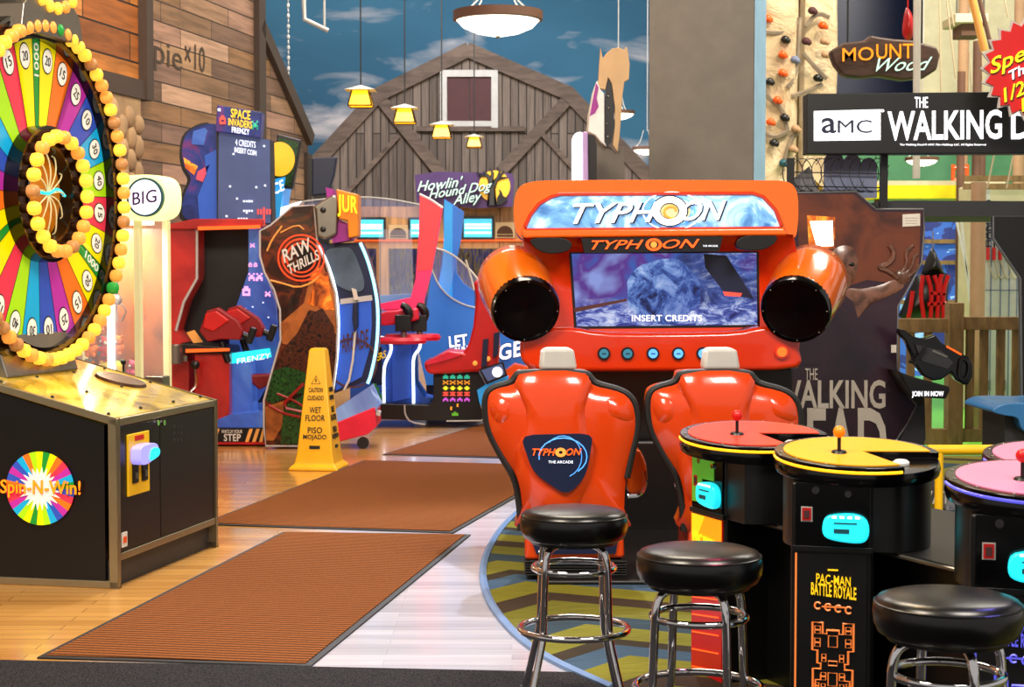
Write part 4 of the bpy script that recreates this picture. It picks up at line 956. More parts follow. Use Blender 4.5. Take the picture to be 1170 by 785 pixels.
for fc in (0, 1):
    TKL = []; ctext('CAUTION', H * .64, .035, .11, fc); ctext('CUIDADO', H * .575, .035, .125, fc)
    ctext('WET', H * .47, .045, .09, fc); ctext('FLOOR', H * .405, .045, .15, fc); ctext('PISO', H * .305, .045, .11, fc); ctext('MOJADO', H * .245, .045, .18, fc)
    ctext('—', H * .18, .018, .08, fc)
tri = MB('ink'); z = H * .71; y = -hz(z) - .002
tri.tube([(-.035, y, z), (.035, y, z), (0, -hz(z + .06) - .002, z + .06)], .003, 5, closed=True); tri.box(-.003, .003, y - .001, y + .003, z + .012, z + .04)
tri.build('warning_triangle', t_)
hl = MB('steel'); hl.cyl((0, -.056, H - .05), (0, -.05, H - .05), .007); hl.build('rivet', t_)
# ===================================== blue gun game with tall coloured fins
Y0 = 16.4
F = Fr(wx(480, Y0), Y0)
A = lambda pts: [(400 + a / 4.618, 180 + b / 4.618) for a, b in pts]     # enlarged crops -> photo pixels
Bq = lambda pts: [(400 + a / 4.905, 340 + b / 4.905) for a, b in pts]
t_ = thing('pixel_shooter_game', F, 'red finned arcade shooter with black hooked guns on a blue pedestal over a black base', 'arcade game')
pan('tall_fin', A([(368, 195), (487, 268), (462, 430), (430, 600), (405, 700), (380, 790), (320, 800), (155, 800), (155, 772), (320, 738), (345, 640), (362, 400)]), -.1, .0, 'panel_lit_pink', t_, F=F, bevel=.004)
pan('fin_front', A([(368, 200), (482, 270), (458, 430), (430, 590), (352, 600), (366, 400)]), -.105, -.1, 'panel_lit_red', t_, F=F)
MB('white').tube([(F.Y(*p, -.1)[0], -.1, F.Y(*p, -.1)[1]) for p in A([(366, 193), (430, 225), (489, 266)])], .012, 5).build('fin_trim', t_)
pan('rear_board', A([(330, 740), (345, 700), (380, 720), (395, 800), (155, 810)]), .2, .25, 'hot_pink', t_, F=F)
pan('red_console', Bq([(160, 95), (200, 78), (290, 68), (380, 60), (385, 125), (300, 145), (190, 158), (165, 150)]), -.35, -.05, 'pink_red', t_, F=F, bevel=.02)
def hook(px, py, y):
    m = MB('black'); q = [F.Y(*p, y) for p in Bq([(px, py), (px + 30, py + 15), (px + 48, py + 50), (px + 38, py + 85), (px + 8, py + 100)])]
    m.tube([(a, y, b) for a, b in q], [.03, .045, .045, .04, .03], 8, smooth=1); a = F.Y(*Bq([(px + 15, py + 150)])[0], y); m.box(a[0] - .08, a[0] + .07, y - .05, y + .05, a[1], a[1] + .16); m.m('steel').cyl((a[0], y, a[1] - .1), (a[0], y, a[1]), .03)
    return m.build('gun_handle', t_, bevel=.008)
hook(285, 40, -.4); hook(375, 40, -.2)
m = MB('pink_red')
for c_, y in (((270, 240), -.4), ((350, 222), -.2)):
    q = F.Y(*Bq([c_])[0], y); m.lathe([(0, .03), (.26, .03), (.28, 0), (.26, -.03), (0, -.03)], 24, Matrix.Translation((q[0], y, q[1])) @ Matrix.Diagonal((1, .7, 1, 1)))
m.build('gun_turntable', t_)
pan('pedestal', Bq([(190, 250), (400, 235), (365, 330), (370, 480), (420, 560), (465, 570), (440, 598), (205, 598), (190, 480), (225, 330)]), -.2, .3, 'blue', t_, F=F, bevel=.01)
pan('pedestal_panel', Bq([(235, 270), (345, 262), (335, 400), (345, 560), (240, 585), (236, 400)]), -.22, -.2, 'blue_glow', t_, F=F)
for pl in ([(160, 222), (205, 228), (232, 262), (228, 310), (195, 370), (188, 430), (190, 590)], [(398, 232), (390, 290), (360, 320), (352, 370), (356, 540), (356, 600)]):
    MB('neon_white').tube([(F.Y(*p, -.24)[0], -.24, F.Y(*p, -.24)[1]) for p in Bq(pl)], .014, 6, smooth=2).build('neon_edge', t_)
bp = Bq([(90, 592), (440, 602), (466, 575), (466, 430), (560, 415), (715, 408), (760, 490), (712, 520), (728, 600), (756, 660), (748, 690), (440, 690), (120, 682)])
pan('base_cabinet', bp, -.4, .5, 'black', t_, F=F, bevel=.01)
MB('light_grey').tube([(F.Y(*p, -.41)[0], -.41, F.Y(*p, -.41)[1]) for p in Bq([(305, 602), (308, 660), (340, 700), (420, 712)])], .008, 5, smooth=1).build('base_trim', t_)
MB('light_grey').tube([(F.Y(*p, -.41)[0], -.41, F.Y(*p, -.41)[1]) for p in Bq([(715, 520), (735, 610), (756, 665), (735, 690), (540, 692)])], .008, 5).build('base_trim', t_)
rows = ['pix_teal', 'pix_amber', 'pix_yellow', 'pix_red', 'pix_purple']; shp = [['.XX.', 'XXXX', 'XXXX'], ['X..X', '.XX.', 'X..X'], ['.XX.', 'XXXX', '.XX.'], ['XXXX', '.XX.', 'XXXX'], ['.XX.', 'XXXX', 'X..X']]
px_ = MB('pix_teal')
for j, (mm, sh_) in enumerate(zip(rows, shp)):
    px_.m(mm)
    for i in range(4):
        q = Bq([(520 + i * 40, 433 + j * 32)])[0]; pixart(px_, F, q[0], q[1], 6.2, 4.4, -.405, sh_)
px_.m('pix_amber'); q = Bq([(562, 612)])[0]; pixart(px_, F, q[0], q[1], 2, 3.5, -.405, ['XX', 'X.', 'XX']); q = Bq([(598, 595)])[0]; pixart(px_, F, q[0], q[1], 2, 3.5, -.405, ['XX', 'X.', 'XX'])
px_.m('green_glow'); q = Bq([(570, 640)])[0]; pixart(px_, F, q[0], q[1], 7.5, 4.5, -.405, ['..XX..', 'XXXXXX', 'XXXXXX']); px_.build('base_pixels', t_)
g = MB('green_pix'); pixart(g, F, 419, 438, 17, 24, -.16, ['..XX..', '.XXXX.', '.XXXX.', 'XXX.XX', 'XX..XX', 'XX.XXX']); g.build('green_pixel_art', t_)
pan('lettered_panel', [(424, 396), (436, 396), (437, 440), (424, 440)], -.1, -.05, 'navy', t_, F=F)
m = MB('text_yellow').tpx(F, 'ERS', (430, 413), (441, 408), (430, 405), -.12, off=.03); m.build('side_lettering', t_)
# seat-like red fighter pod
pod = Bq([(412, 360), (450, 352), (545, 300), (640, 308), (668, 250), (690, 160), (706, 0), (690, -90), (760, -110), (790, 0), (800, 110), (835, 180), (838, 300), (830, 400), (730, 415), (450, 432), (420, 410)])
pan('pod_body', pod, -.5, .1, 'red', t_, F=F, bevel=.03)
pan('pod_side', Bq([(420, 365), (545, 305), (630, 320), (560, 345), (430, 380)]), -.52, -.5, 'pink_red', t_, F=F)
pan('pod_strut', Bq([(745, 235), (775, 230), (765, 385), (735, 390)]), -.54, -.5, 'navy', t_, F=F); pan('pod_strut', Bq([(805, 200), (840, 190), (830, 320), (800, 340)]), -.54, -.5, 'navy', t_, F=F)
m = MB('bulb_mid')
for p in Bq([(700, 370), (773, 345)]): q = F.Y(*p, -.55); m.ball((q[0], -.51, q[1]), .025, 10)
m.build('pod_lights', t_)
ks = MB('black').prism(F.TY(Bq([(722, 402), (858, 358), (882, 440), (765, 488)]), -.55), -.55, -.5); ks.m('screen_slate').prism(F.TY(Bq([(735, 408), (850, 370), (868, 430), (772, 470)]), -.56), -.56, -.551)
q = F.Y(*Bq([(825, 418)])[0], -.57); ks.m('screen_text').disc(q, .05, -.57, -.561, 16); ks.build('status_screen', t_)
pan('front_light', Bq([(712, 520), (760, 490), (890, 440), (885, 460), (765, 510), (755, 560), (760, 640), (725, 590)]), -.45, -.35, 'panel_lit_sky', t_, F=F)

F = Fr(wx(545, 17.6), 17.6)
t_ = thing('blue_bounce_game', F, 'large blue panelled game with a tall blue fin, clear acrylic arcs and LET / GE lettering', 'arcade game')
fin = A([(497, 218), (600, 285), (585, 430), (560, 540), (562, 610), (600, 665), (655, 705), (655, 800), (440, 800), (470, 640), (495, 470), (492, 300)])
pan('tall_fin', fin, .15, .3, 'panel_lit_blue', t_, F=F, bevel=.004)
pan('fin_face', A([(497, 222), (540, 250), (540, 460), (540, 742), (465, 680), (488, 560), (495, 400)]), .14, .15, 'panel_lit_sky', t_, F=F)
big = A([(432, 590), (460, 660), (520, 730), (600, 775), (655, 785)]) + [(600, 358), (612, 380), (612, 430), (560, 440), (487, 440), (478, 400), (484, 372)]
pan('blue_panel', big, .05, .14, 'panel_lit_blue', t_, F=F, bevel=.004)
MB('light_grey').tube([(F.Y(*p, .04)[0], .04, F.Y(*p, .04)[1]) for p in A([(432, 590), (460, 665), (520, 735), (600, 778), (660, 792)])], .009, 5, smooth=1).build('panel_trim', t_)
arc1 = [(455, 480), (500, 492), (560, 525), (620, 580), (665, 630), (690, 670)]; arc2 = [(655, 700), (640, 640), (610, 540)]
ac = MB('acrylic').prism(F.TY(A(arc1 + [(655, 700), (600, 665), (562, 610), (560, 560), (520, 730), (455, 640), (432, 560)]), .1), .1, .11); ac.build('acrylic_sheet', t_)
MB('offwhite').tube([(F.Y(*p, .1)[0], .1, F.Y(*p, .1)[1]) for p in A(arc1)], .011, 5, smooth=2).tube([(F.Y(*p, .1)[0], .1, F.Y(*p, .1)[1]) for p in A(arc2)], .011, 5).build('acrylic_edge', t_)
for s_, a, b, c in [('LET', (514, 397), (534, 394), (513, 385)), ('BOUN', (514, 410), (534, 406), (514, 399)), ('GE', (570, 412), (596, 406), (570, 395))]:
    MB('purple').tpx(F, s_, a, b, c, .02, off=.12).build('lettering_outline', t_); MB('sign_white').tpx(F, s_, a, b, c, .0, off=.05).build('lettering', t_)
pan('orange_ramp', [(572, 428), (588, 416), (604, 420), (620, 440), (585, 438)], -.3, .0, 'orange', t_, F=F); pan('orange_ramp', [(566, 438), (586, 434), (600, 450), (566, 452)], -.5, -.1, 'orange', t_, F=F)
m = MB('lit_yellow'); q = F.Y(609, 406); m.cyl((q[0], 0, q[1] - .06), (q[0], 0, q[1] + .06), .05); m.build('lamp_post_light', t_)
pan('lower_body', [(487, 438), (612, 430), (612, 484), (560, 486), (487, 486)], .12, .5, 'navy', t_, F=F)
# big clear dome line behind, over a ring game
F4 = Fr(wx(420, 18.5), 18.5); t4 = thing('clear_canopy_game', F4, 'clear curved canopy on a low glowing blue game behind the volcano cabinet', 'arcade game')
pl = [(318, 236), (345, 230), (385, 226), (420, 225), (450, 228), (480, 234)]
a_ = [F4.Y(*p) for p in pl]
MB('acrylic').prism(a_ + [F4.Y(480, 250), F4.Y(430, 246), F4.Y(380, 250), F4.Y(318, 262)], 0, .6).build('canopy', t4); MB('light_grey').tube([(a, 0, b) for a, b in a_], .008, 5, smooth=2).build('canopy_edge', t4)
MB('clear').prism([F4.Y(*p) for p in [(432, 262), (470, 262), (472, 340), (432, 345)]], .1, .12).build('side_shield', t4)
MB('lane_glow').prism([F4.Y(*p) for p in [(428, 338), (470, 336), (474, 355), (432, 360)]], -.1, .5).build('playfield', t4); MB('blue').prism([F4.Y(*p) for p in [(400, 356), (474, 352), (474, 470), (400, 470)]], .0, .5).build('cabinet_body', t4)

# ============================================================ TYPHOON cabinet
Y0 = 9.8
F = Fr(wx(752, Y0), Y0); TF = F
t_ = thing('motion_ride_game', F, 'big glossy red and orange two-seat TYPHOON motion ride with screen, marquee and round speakers', 'arcade game')
def P2(pts, y): return F.TY(pts, y)
# marquee hood: closed profile lofted front to back
hood = [(589, 262), (587, 235), (592, 216), (606, 208), (640, 206), (750, 205.5), (860, 206), (896, 207), (908, 214), (912, 230), (911, 262), (905, 272), (880, 266), (620, 266), (600, 274)]
MB('typh_orange').prism(spline(P2(hood, -.3), 3), -.3, .25).build('marquee_hood', t_, bevel=.05, seg=4)
mk = [(600, 259), (606, 246), (616, 233), (630, 225), (640, 222), (860, 221), (872, 225), (886, 240), (893, 258), (893, 261), (600, 263)]
MB('marquee_blue').prism(P2(mk, -.335), -.335, -.30).build('marquee_glass', t_, bevel=.004)
eg = MB('typh_red'); eg.tube([(a, -.335, b) for a, b in P2(mk, -.335)], .012, 6, closed=True); eg.build('marquee_edge', t_)
ln = MB('typh_orange').prism(P2([(596, 262), (897, 260), (900, 269), (598, 272)], -.35), -.35, -.28); ln.build('marquee_lip', t_, bevel=.015, seg=3)
# swirl and title
sw = MB('w_orange'); cs = F.Y(768, 241, -.35)
for (r0, r1, mm) in ((.155, .162, 'sign_white'), (.12, .127, 'btn_blue'), (.0, .1, 'frame_glow')):
    sw.m(mm).ring(cs, max(r0, .001), r1, -.342, -.338, 36, 1.05, .68)
sw.m('bulb_mid')
pts = [(cs[0] + (.02 + .085 * k / 26) * math.cos(k * .42), -.345, cs[1] + (.02 + .085 * k / 26) * .75 * math.sin(k * .42)) for k in range(27)]
sw.tube(pts, .008, 6); sw.build('marquee_swirl', t_)
sh = MB('navy'); tw = MB('sign_white')
for s_, a, b, c in [('TYPH', (655, 255), (752, 253), (655, 233)), ('ON', (778, 252), (829, 251), (778, 230))]:
    sh.tpx(F, s_, (a[0] + 1.5, a[1] + 1), (b[0] + 1.5, b[1] + 1), (c[0] + 1.5, c[1] + 1), -.347, shear=.38, off=.05); tw.tpx(F, s_, a, b, c, -.353, shear=.38, off=.03)
o2 = F.Y(765, 241, -.35); sh.ring(o2, .04, .085, -.35, -.347, 30, 1.25, 1.05); tw.m('lamp_white').ring(o2, .045, .078, -.356, -.351, 30, 1.25, 1.05)
sh.build('title_shadow', t_); tw.build('title_lettering', t_)
# black strip with small title, oval speakers
bs = MB('black').prism(P2([(664, 272), (826, 270), (822, 287), (668, 289)], -.34), -.34, -.25); bs.build('title_strip', t_)
tt = MB('strip_orange'); tt.tpx(F, 'TYPH', (676, 285), (735, 284), (676, 275), -.35, shear=.38, off=.02); tt.tpx(F, 'ON', (757, 284), (799, 283), (757, 274), -.35, shear=.38, off=.02); q = F.Y(747, 279.5, -.35)
tt.ring(q, .022, .036, -.352, -.348, 24, 1.3, 1); tt.m('bulb_mid').ring(q, .001, .018, -.352, -.348, 20); tt.m('screen_text'); 
tt.tpx(F, 'THE ARCADE', (803, 282), (820, 282), (803, 280), -.35); tt.build('strip_lettering', t_)
for pts in ([(607, 273), (640, 272), (653, 278), (648, 287), (628, 290), (612, 284)], [(840, 278), (850, 270), (884, 269), (884, 278), (868, 286), (846, 285)]):
    MB('black').prism(spline(P2(pts, -.30), 3), -.34, -.25).build('tweeter_grille', t_, bevel=.004)
# face shell around the screen: four sloped faces down to the screen, curved chin
sc = [(653, 290), (864, 289), (865, 371), (659, 373)]
outer = [(598, 268), (906, 266), (913, 300), (914, 385), (912, 420), (604, 422), (596, 390), (600, 330)]
o_ = P2(outer, -.22); i_ = P2(sc, -.12)
fc = MB('typh_red')
vs = [(a, -.22, b) for a, b in o_] + [(a, -.12, b) for a, b in i_] + [(a, .3, b) for a, b in o_]
fs = [(0, 1, 9, 8), (1, 2, 9), (2, 3, 9), (3, 10, 9), (3, 4, 10), (4, 5, 10), (5, 11, 10), (5, 6, 11), (6, 7, 11), (7, 8, 11), (7, 0, 8)] + [(i, (i + 1) % 8, 12 + (i + 1) % 8, 12 + i) for i in range(8)]
fc.add(vs, fs).build('face_shell', t_, ang=50)
# raised lower chin
ch = [(604, 378), (650, 374), (700, 380), (830, 379), (872, 373), (912, 376), (914, 400), (910, 421), (820, 424), (700, 425), (640, 424), (604, 420), (594, 400)]
MB('typh_red').prism(spline(P2(ch, -.36), 3), -.36, -.05).build('button_console', t_, bevel=.03, seg=4)
# screen
a, b, c, d = [F.Y(*p, -.125) for p in sc]
MB('black').prism([(a[0] - .015, a[1] + .015), (b[0] + .015, b[1] + .015), (c[0] + .015, c[1] - .015), (d[0] - .015, d[1] - .015)], -.128, -.11).build('screen_bezel', t_)
scr = MB('game_screen').prism([a, b, c, d], -.133, -.128); scr.build('game_screen', t_)
rk = MB('game_rock'); ro = F.Y(758, 333, -.135); rk.prism(spline([(ro[0] + .215 * math.cos(k * PI / 8) * (1 + .04 * math.sin(3 * k)), ro[1] + .19 * math.sin(k * PI / 8) * (1 + .05 * math.cos(2 * k))) for k in range(16)], 3), -.137, -.133)
rk.m('maroon').prism(P2([(655, 352), (718, 341), (717, 344), (657, 357)], -.137), -.136, -.133); rk.m('navy').prism(P2([(804, 290), (830, 292), (862, 342), (828, 335), (806, 306)], -.137), -.136, -.133)
rk.m('pix_red').prism(P2([(826, 333), (848, 335), (846, 339), (828, 338)], -.137), -.138, -.136)
rk.build('picture_rock', t_)
it = MB('screen_text').tpx(F, 'INSERT CREDITS', (722, 367), (802, 367), (722, 360), -.14, off=.03); it.build('screen_lettering', t_)
# buttons
for px, mm in ((690, 'btn_teal'), (717, 'btn_teal'), (746, 'btn_blue'), (775, 'btn_blue'), (803, 'btn_blue')):
    q = F.Y(px, 404, -.37); m = MB('black').ring(q, .026, .037, -.375, -.355, 20); m.m(mm).disc(q, .026, -.385, -.355, 18)
    m.m('black').box(q[0] - .012, q[0] + .012, -.387, -.385, q[1] - .003, q[1] + .003).build('button', t_)
q = F.Y(893, 402, -.37); m = MB('typh_red').ring(q, .027, .04, -.38, -.355, 20); m.m('btn_orange').disc(q, .028, -.39, -.355, 18); m.build('start_lamp', t_)
# big side speakers: tilted drums
def drum(c, tilt, yawd, L, r, back):
    X = Matrix.Translation(c) @ Matrix.Rotation(yawd, 4, 'Z') @ Matrix.Rotation(tilt, 4, 'X')
    d_ = MB('typh_orange'); d_.lathe([(r * 1.0, -.02), (r * 1.02, 0), (r * 1.06, L * .3), (r * 1.12, L * .7), (r * 1.05, L * .92), (r * .8, L), (.0001, L)], 40, X, axis='y'); dr = d_.build('speaker_drum', t_, ang=50)
    g = MB('black_gloss').lathe([(0.0001, -.026), (r * .5, -.03), (r * .86, -.036), (r * .88, -.045), (r * .98, -.045), (r * 1.02, -.02), (r * 1.02, .01)], 44, X, axis='y'); g.build('speaker_cone', t_)
    h = MB('steel'); h.ball(X @ Vector((0, -.005, 0)), .014, 8); 
    for k in range(8): h.ball(X @ Vector((r * .92 * math.cos(k * PI / 4), -.046, r * .92 * math.sin(k * PI / 4))), .004, 6)
    h.build('speaker_screws', t_)
lc = F.Y(600, 352, -.45); rc = F.Y(910, 352, -.45)
drum(Vector((lc[0], -.45, lc[1])), math.radians(22), math.radians(10), .5, .192, None)
drum(Vector((rc[0], -.45, rc[1])), math.radians(22), math.radians(-22), .5, .196, None)
# cabinet column and motion base
MB('black').box(-.72, .8, .0, .6, 0, F.Y(700, 420, 0)[1]).build('lower_cabinet', t_, bevel=.02)
MB('black').box(-.5, .6, -.35, .0, .0, .55).build('footwell', t_, bevel=.03)
MB('black').box(-.74, .95, -1.9, .05, .0, .03).build('floor_deck', t_, bevel=.02)
def thing_part(name, root):
    o = bpy.data.objects.new(name, None); COL.objects.link(o); o.parent = root; return o
# seats
S1 = [(30, 120), (48, 104), (88, 94), (97, 82), (104, 70), (180, 67), (258, 68), (268, 84), (280, 97), (335, 110), (362, 128), (374, 160), (374, 205), (360, 262), (348, 310), (344, 380), (343, 430), (112, 430), (110, 380), (98, 312), (66, 262), (36, 205), (28, 160)]
def seat(dx, lab):
    y = 8.02 - Y0
    cvp = lambda pts: [(540 + a / 1.9875 + dx, 390 + b / 1.9875) for a, b in pts]
    out = spline(P2(cvp(S1), y), 3)
    cx = sum(p[0] for p in out) / len(out)
    se = thing_part('seat', t_)
    MB('seat_red').prism(out, y, y + .1).dome(out, y, .075, 9, 5).build('backrest', se, ang=60)
    k = P2(cvp([(105, 74), (255, 72), (262, 140), (268, 200), (285, 250), (270, 330), (220, 400), (150, 400), (108, 330), (95, 250), (108, 200), (112, 140)]), y)
    MB('seat_red').dome(spline(k, 3), y - .045, .055, 9, 6).build('back_ridge', se, ang=60)
    for s_, pp in ((-1, [(45, 122), (95, 112), (104, 150), (98, 195), (60, 200), (40, 165)]), (1, [(280, 112), (335, 122), (362, 150), (358, 190), (300, 195), (275, 160)])):
        MB('seat_red').dome(spline(P2(cvp(pp), y), 3), y - .02, .05, 6, 2.0).build('shoulder_pad', se, ang=60)
    top = [p for p in S1]
    pip = P2(cvp([(110, 430), (108, 380), (98, 312), (66, 262), (36, 205), (28, 160), (30, 120), (48, 104), (88, 94), (97, 82), (104, 72), (180, 70), (258, 71), (268, 84), (280, 97), (335, 110), (362, 128), (374, 160), (374, 205), (360, 262), (350, 310)]), y)
    MB('rubber').tube([(a, y + .0, b) for a, b in pip], .018, 8, smooth=2).build('piping', se)
    MB('typh_orange').prism(out, y + .1, y + .22).build('seat_shell', se, bevel=.03)
    # headrest
    h = P2(cvp([(150, 66), (155, 22), (162, 14), (222, 14), (230, 22), (238, 66)]), y + .05); MB('light_grey').prism(h, y + .02, y + .14).build('headrest', se, bevel=.025, seg=3)
    # lower shell
    lo = P2(cvp([(118, 420), (342, 420), (345, 492), (118, 496)]), y + .02); MB('seat_red').prism(lo, y, y + .5).build('seat_base', se, bevel=.02)
    dk = P2(cvp([(135, 455), (330, 452), (325, 482), (145, 484)]), y - .01); MB('navy').prism(dk, y - .012, y + .0).build('base_decal', se)
    ar = MB('sign_white'); ar.tube([(a, y - .015, b) for a, b in P2(cvp([(150, 478), (190, 462), (250, 455), (300, 458)]), y - .015)], .005, 5, smooth=1); ar.build('decal_swoosh', se)
    be = MB('rubber')
    a0, b0 = F.Y(602 + dx, 640, y)[0], F.Y(714 + dx, 640, y)[0]; zt_ = F.Y(600, 640, y)[1]
    n = 6
    for i in range(n):
        z = .032 + (zt_ - .03) * i / n; be.box(a0 - .01, b0 + .01, y - .01, y + .55, z, z + (zt_ - .05) / n * .6); be.box(a0 + .01, b0 - .01, y + .01, y + .5, z, z + (zt_ - .05) / n)
    be.build('bellows', se, bevel=.006)
    # cushion and arm
    cz = .42; MB('black_vinyl').box(a0 + .02, b0 - .02, y + .15, y + .6, cz, cz + .1).build('seat_cushion', se, bevel=.03, seg=3)
    for s_, arm in ((1, [(352, 345), (392, 330), (395, 290), (388, 262), (372, 240), (356, 258), (350, 300)]),):
        pp = spline(P2(cvp(arm), y + .3), 2); MB('typh_orange').prism(pp, y + .25, y + .55).build('side_wing', se, bevel=.03)
        hb = P2(cvp([(352, 352), (380, 350), (392, 330), (388, 295)]), y + .22); MB('chrome').tube([(a, y + .22, b) for a, b in hb], .012, 8, smooth=2).build('grab_bar', se)
    hb = P2(cvp([(95, 290), (92, 320), (98, 340), (112, 346)]), y + .2); MB('chrome').tube([(a, y + .2, b) for a, b in hb], .012, 8, smooth=2).build('grab_bar', se)
    # shield decal
    shd = spline(P2(cvp([(118, 212), (190, 206), (262, 208), (266, 240), (252, 300), (215, 336), (180, 322), (140, 290), (122, 250)]), y), 3)
    yy = y - .115
    MB('navy').prism(shd, yy, yy + .02).build('shield_decal', se)
    sw_ = MB('btn_blue')
    q = F.Y(*cvp([(205, 262)])[0], yy)
    sw_.tube([(q[0] + .115 * math.cos(k * .3 - .9), yy - .003, q[1] + .09 * math.sin(k * .3 - .9)) for k in range(15)], .003, 5); sw_.tube([(q[0] + .09 * math.cos(k * .3 - 1.2), yy - .003, q[1] + .1 * math.sin(k * .3 - 1.2)) for k in range(13)], .002, 5)
    sw_.build('shield_swirl', se)
    tt = MB('strip_orange'); C = lambda a, b: cvp([(a, b)])[0]
    tt.tpx(F, 'TYPH', C(136, 259), C(188, 259), C(136, 244), yy - .004, shear=.3, off=.03); tt.tpx(F, 'ON', C(212, 259), C(247, 258), C(212, 244), yy - .004, shear=.3, off=.03)
    r = F.Y(*C(200, 252), yy); tt.m('bulb_mid').ring(r, .008, .022, yy - .008, yy - .002, 18, 1.2, 1); tt.m('screen_text').tpx(F, 'THE ARCADE', C(172, 277), C(228, 277), C(172, 271), yy - .004); tt.build('shield_lettering', se)
seat(0, 'left'); seat(186, 'right')

# ================================== toppers seen beyond the hood
F5 = Fr(wx(700, 12.2), 12.2)
t5 = thing('plywood_cutout', F5, 'tall raw plywood cutout topper with horn-like tips, seen from behind beside the grey column', 'topper')
q = lambda pts: [F5.Y(630 + a / 4.13, 30 + b / 4.13) for a, b in pts]
MB('plywood').prism(q([(232, 100), (243, 150), (262, 125), (290, 104), (320, 100), (345, 112), (350, 97), (358, 100), (370, 180), (366, 250), (345, 262), (335, 330), (330, 420), (322, 520), (312, 592), (290, 560), (300, 470), (300, 380), (285, 270), (268, 240), (254, 300), (220, 290), (226, 180)]), 0, .06).build('board', t5, bevel=.004)
MB('black').prism(q([(256, 300), (268, 245), (284, 275), (298, 380), (298, 470), (285, 545), (262, 570), (248, 545), (252, 420)]), .02, .1).build('recess', t5)
MB('white').prism(q([(215, 255), (232, 300), (250, 320), (250, 545), (262, 572), (230, 545), (205, 515), (172, 500), (180, 400), (200, 300)]), -.02, .3).build('side_shell', t5, bevel=.02)
MB('magenta').prism(q([(210, 270), (222, 290), (212, 340), (222, 380), (205, 410), (180, 425), (190, 370), (200, 320)]), -.03, -.02).build('side_graphic', t5)
m = MB('steel')
for p in [(268, 330), (270, 385), (262, 460), (266, 520), (345, 232), (320, 410)]: c = q([p])[0]; m.ball((c[0], .015, c[1]), .008, 6)
m.build('bolt', t5)
MB('taupe').prism(q([(200, 505), (262, 572), (312, 592), (345, 560), (350, 760), (200, 760)]), .05, .2).build('rear_panel', t5)
MB('dark_grey').box(q([(215, 0)])[0][0], q([(345, 0)])[0][0], .06, .5, 0, q([(300, 740)])[0][1]).build('cabinet_body', t5)
F6 = Fr(wx(668, 11.6), 11.6); t6 = thing('rounded_display_game', F6, 'white and lavender rounded display edge standing just left of the plywood cutout', 'display')
q = lambda pts: [F6.Y(630 + a / 4.13, 30 + b / 4.13) for a, b in pts]
MB('sign_white').prism(q([(102, 520), (112, 502), (150, 496), (150, 740), (102, 740)]), 0, .3).build('front_shell', t6, bevel=.02); MB('lavender').prism(q([(148, 496), (172, 498), (175, 740), (148, 740)]), .0, .3).build('side_shell', t6, bevel=.01)
MB('black').prism(q([(172, 505), (205, 512), (216, 560), (216, 740), (172, 740)]), .05, .3).build('electronics_box', t6)
MB('dark_grey').box(q([(104, 0)])[0][0], q([(214, 0)])[0][0], .0, .5, 0, q([(0, 735)])[0][1]).build('cabinet_body', t6)
# orange box edge of a background cabinet left of the hood
# ================================================================== stools
def make_stool(name, label, h_seat, th=.108, R=.187):
    o = bpy.data.objects.new(name, None); COL.objects.link(o); tag(o, label, 'bar stool', 'black vinyl bar stools along the game table')
    zt = h_seat; zb = zt - th
    st = MB('black_vinyl').lathe([(0, zb), (R * .86, zb), (R * .93, zb + .008), (R * .985, zb + .03), (R, zb + .055), (R * .985, zb + .078), (R * .965, zb + .084), (R * .93, zb + .094), (R * .8, zt - .006), (R * .5, zt + .002), (R * .2, zt + .004), (0, zt + .004)], 56)
    st.build('seat', o, ang=60)
    MB('black_vinyl').tube([(R * .972 * math.cos(a), R * .972 * math.sin(a), zb + .082) for a in [2 * PI * i / 56 for i in range(56)]], .0035, 6, closed=True).build('piping', o)
    MB('black').lathe([(0, zb - .012), (R * .8, zb - .012), (R * .84, zb), (0, zb)], 40).build('seat_plate', o)
    zr, zu = .27, .483
    for k in range(4):
        a = PI / 4 + k * PI / 2; c, s = math.cos(a), math.sin(a)
        pts = [(.07, zb - .012), (.115, zb - .016), (.142, zb - .04), (.15, zb - .09), (.158, zr + .0), (.165, zr - .035), (.235, .012)]
        pp = [(r * c, r * s, z) for r, z in pts]
        MB('chrome').tube(pp, .0125, 12, smooth=2).build('leg', o)
        MB('rubber').cyl((.236 * c, .236 * s, 0), (.233 * c, .233 * s, .03), .018, .015).build('foot_cap', o)
    ring = lambda r, z, t: MB('chrome').tube([(r * math.cos(b), r * math.sin(b), z) for b in [2 * PI * i / 48 for i in range(48)]], t, 12, closed=True)
    ring(.187, zr, .0115).build('foot_ring', o); ring(.139, zu, .011).build('brace_ring', o)
    return o
st0 = make_stool('bar_stool', 'leftmost of the three black vinyl bar stools, before the left ride seat', .69)
def place(px, py, z, rz, o, lab=None):
    p = FL(px, py, z)
    if o is None: dup(st0, (p.x, p.y, 0), rz, lab)
    else: o.location = (p.x, p.y, 0); o.rotation_euler.z = rz
place(656, 590, .66, math.radians(2), st0)
place(799, 636, .66, math.radians(-20), None, 'middle black vinyl bar stool, in front of the red-topped player station')
place(1083, 691, .66, math.radians(-34), None, 'nearest black vinyl bar stool, at the lower right, right of the yellow-topped station')

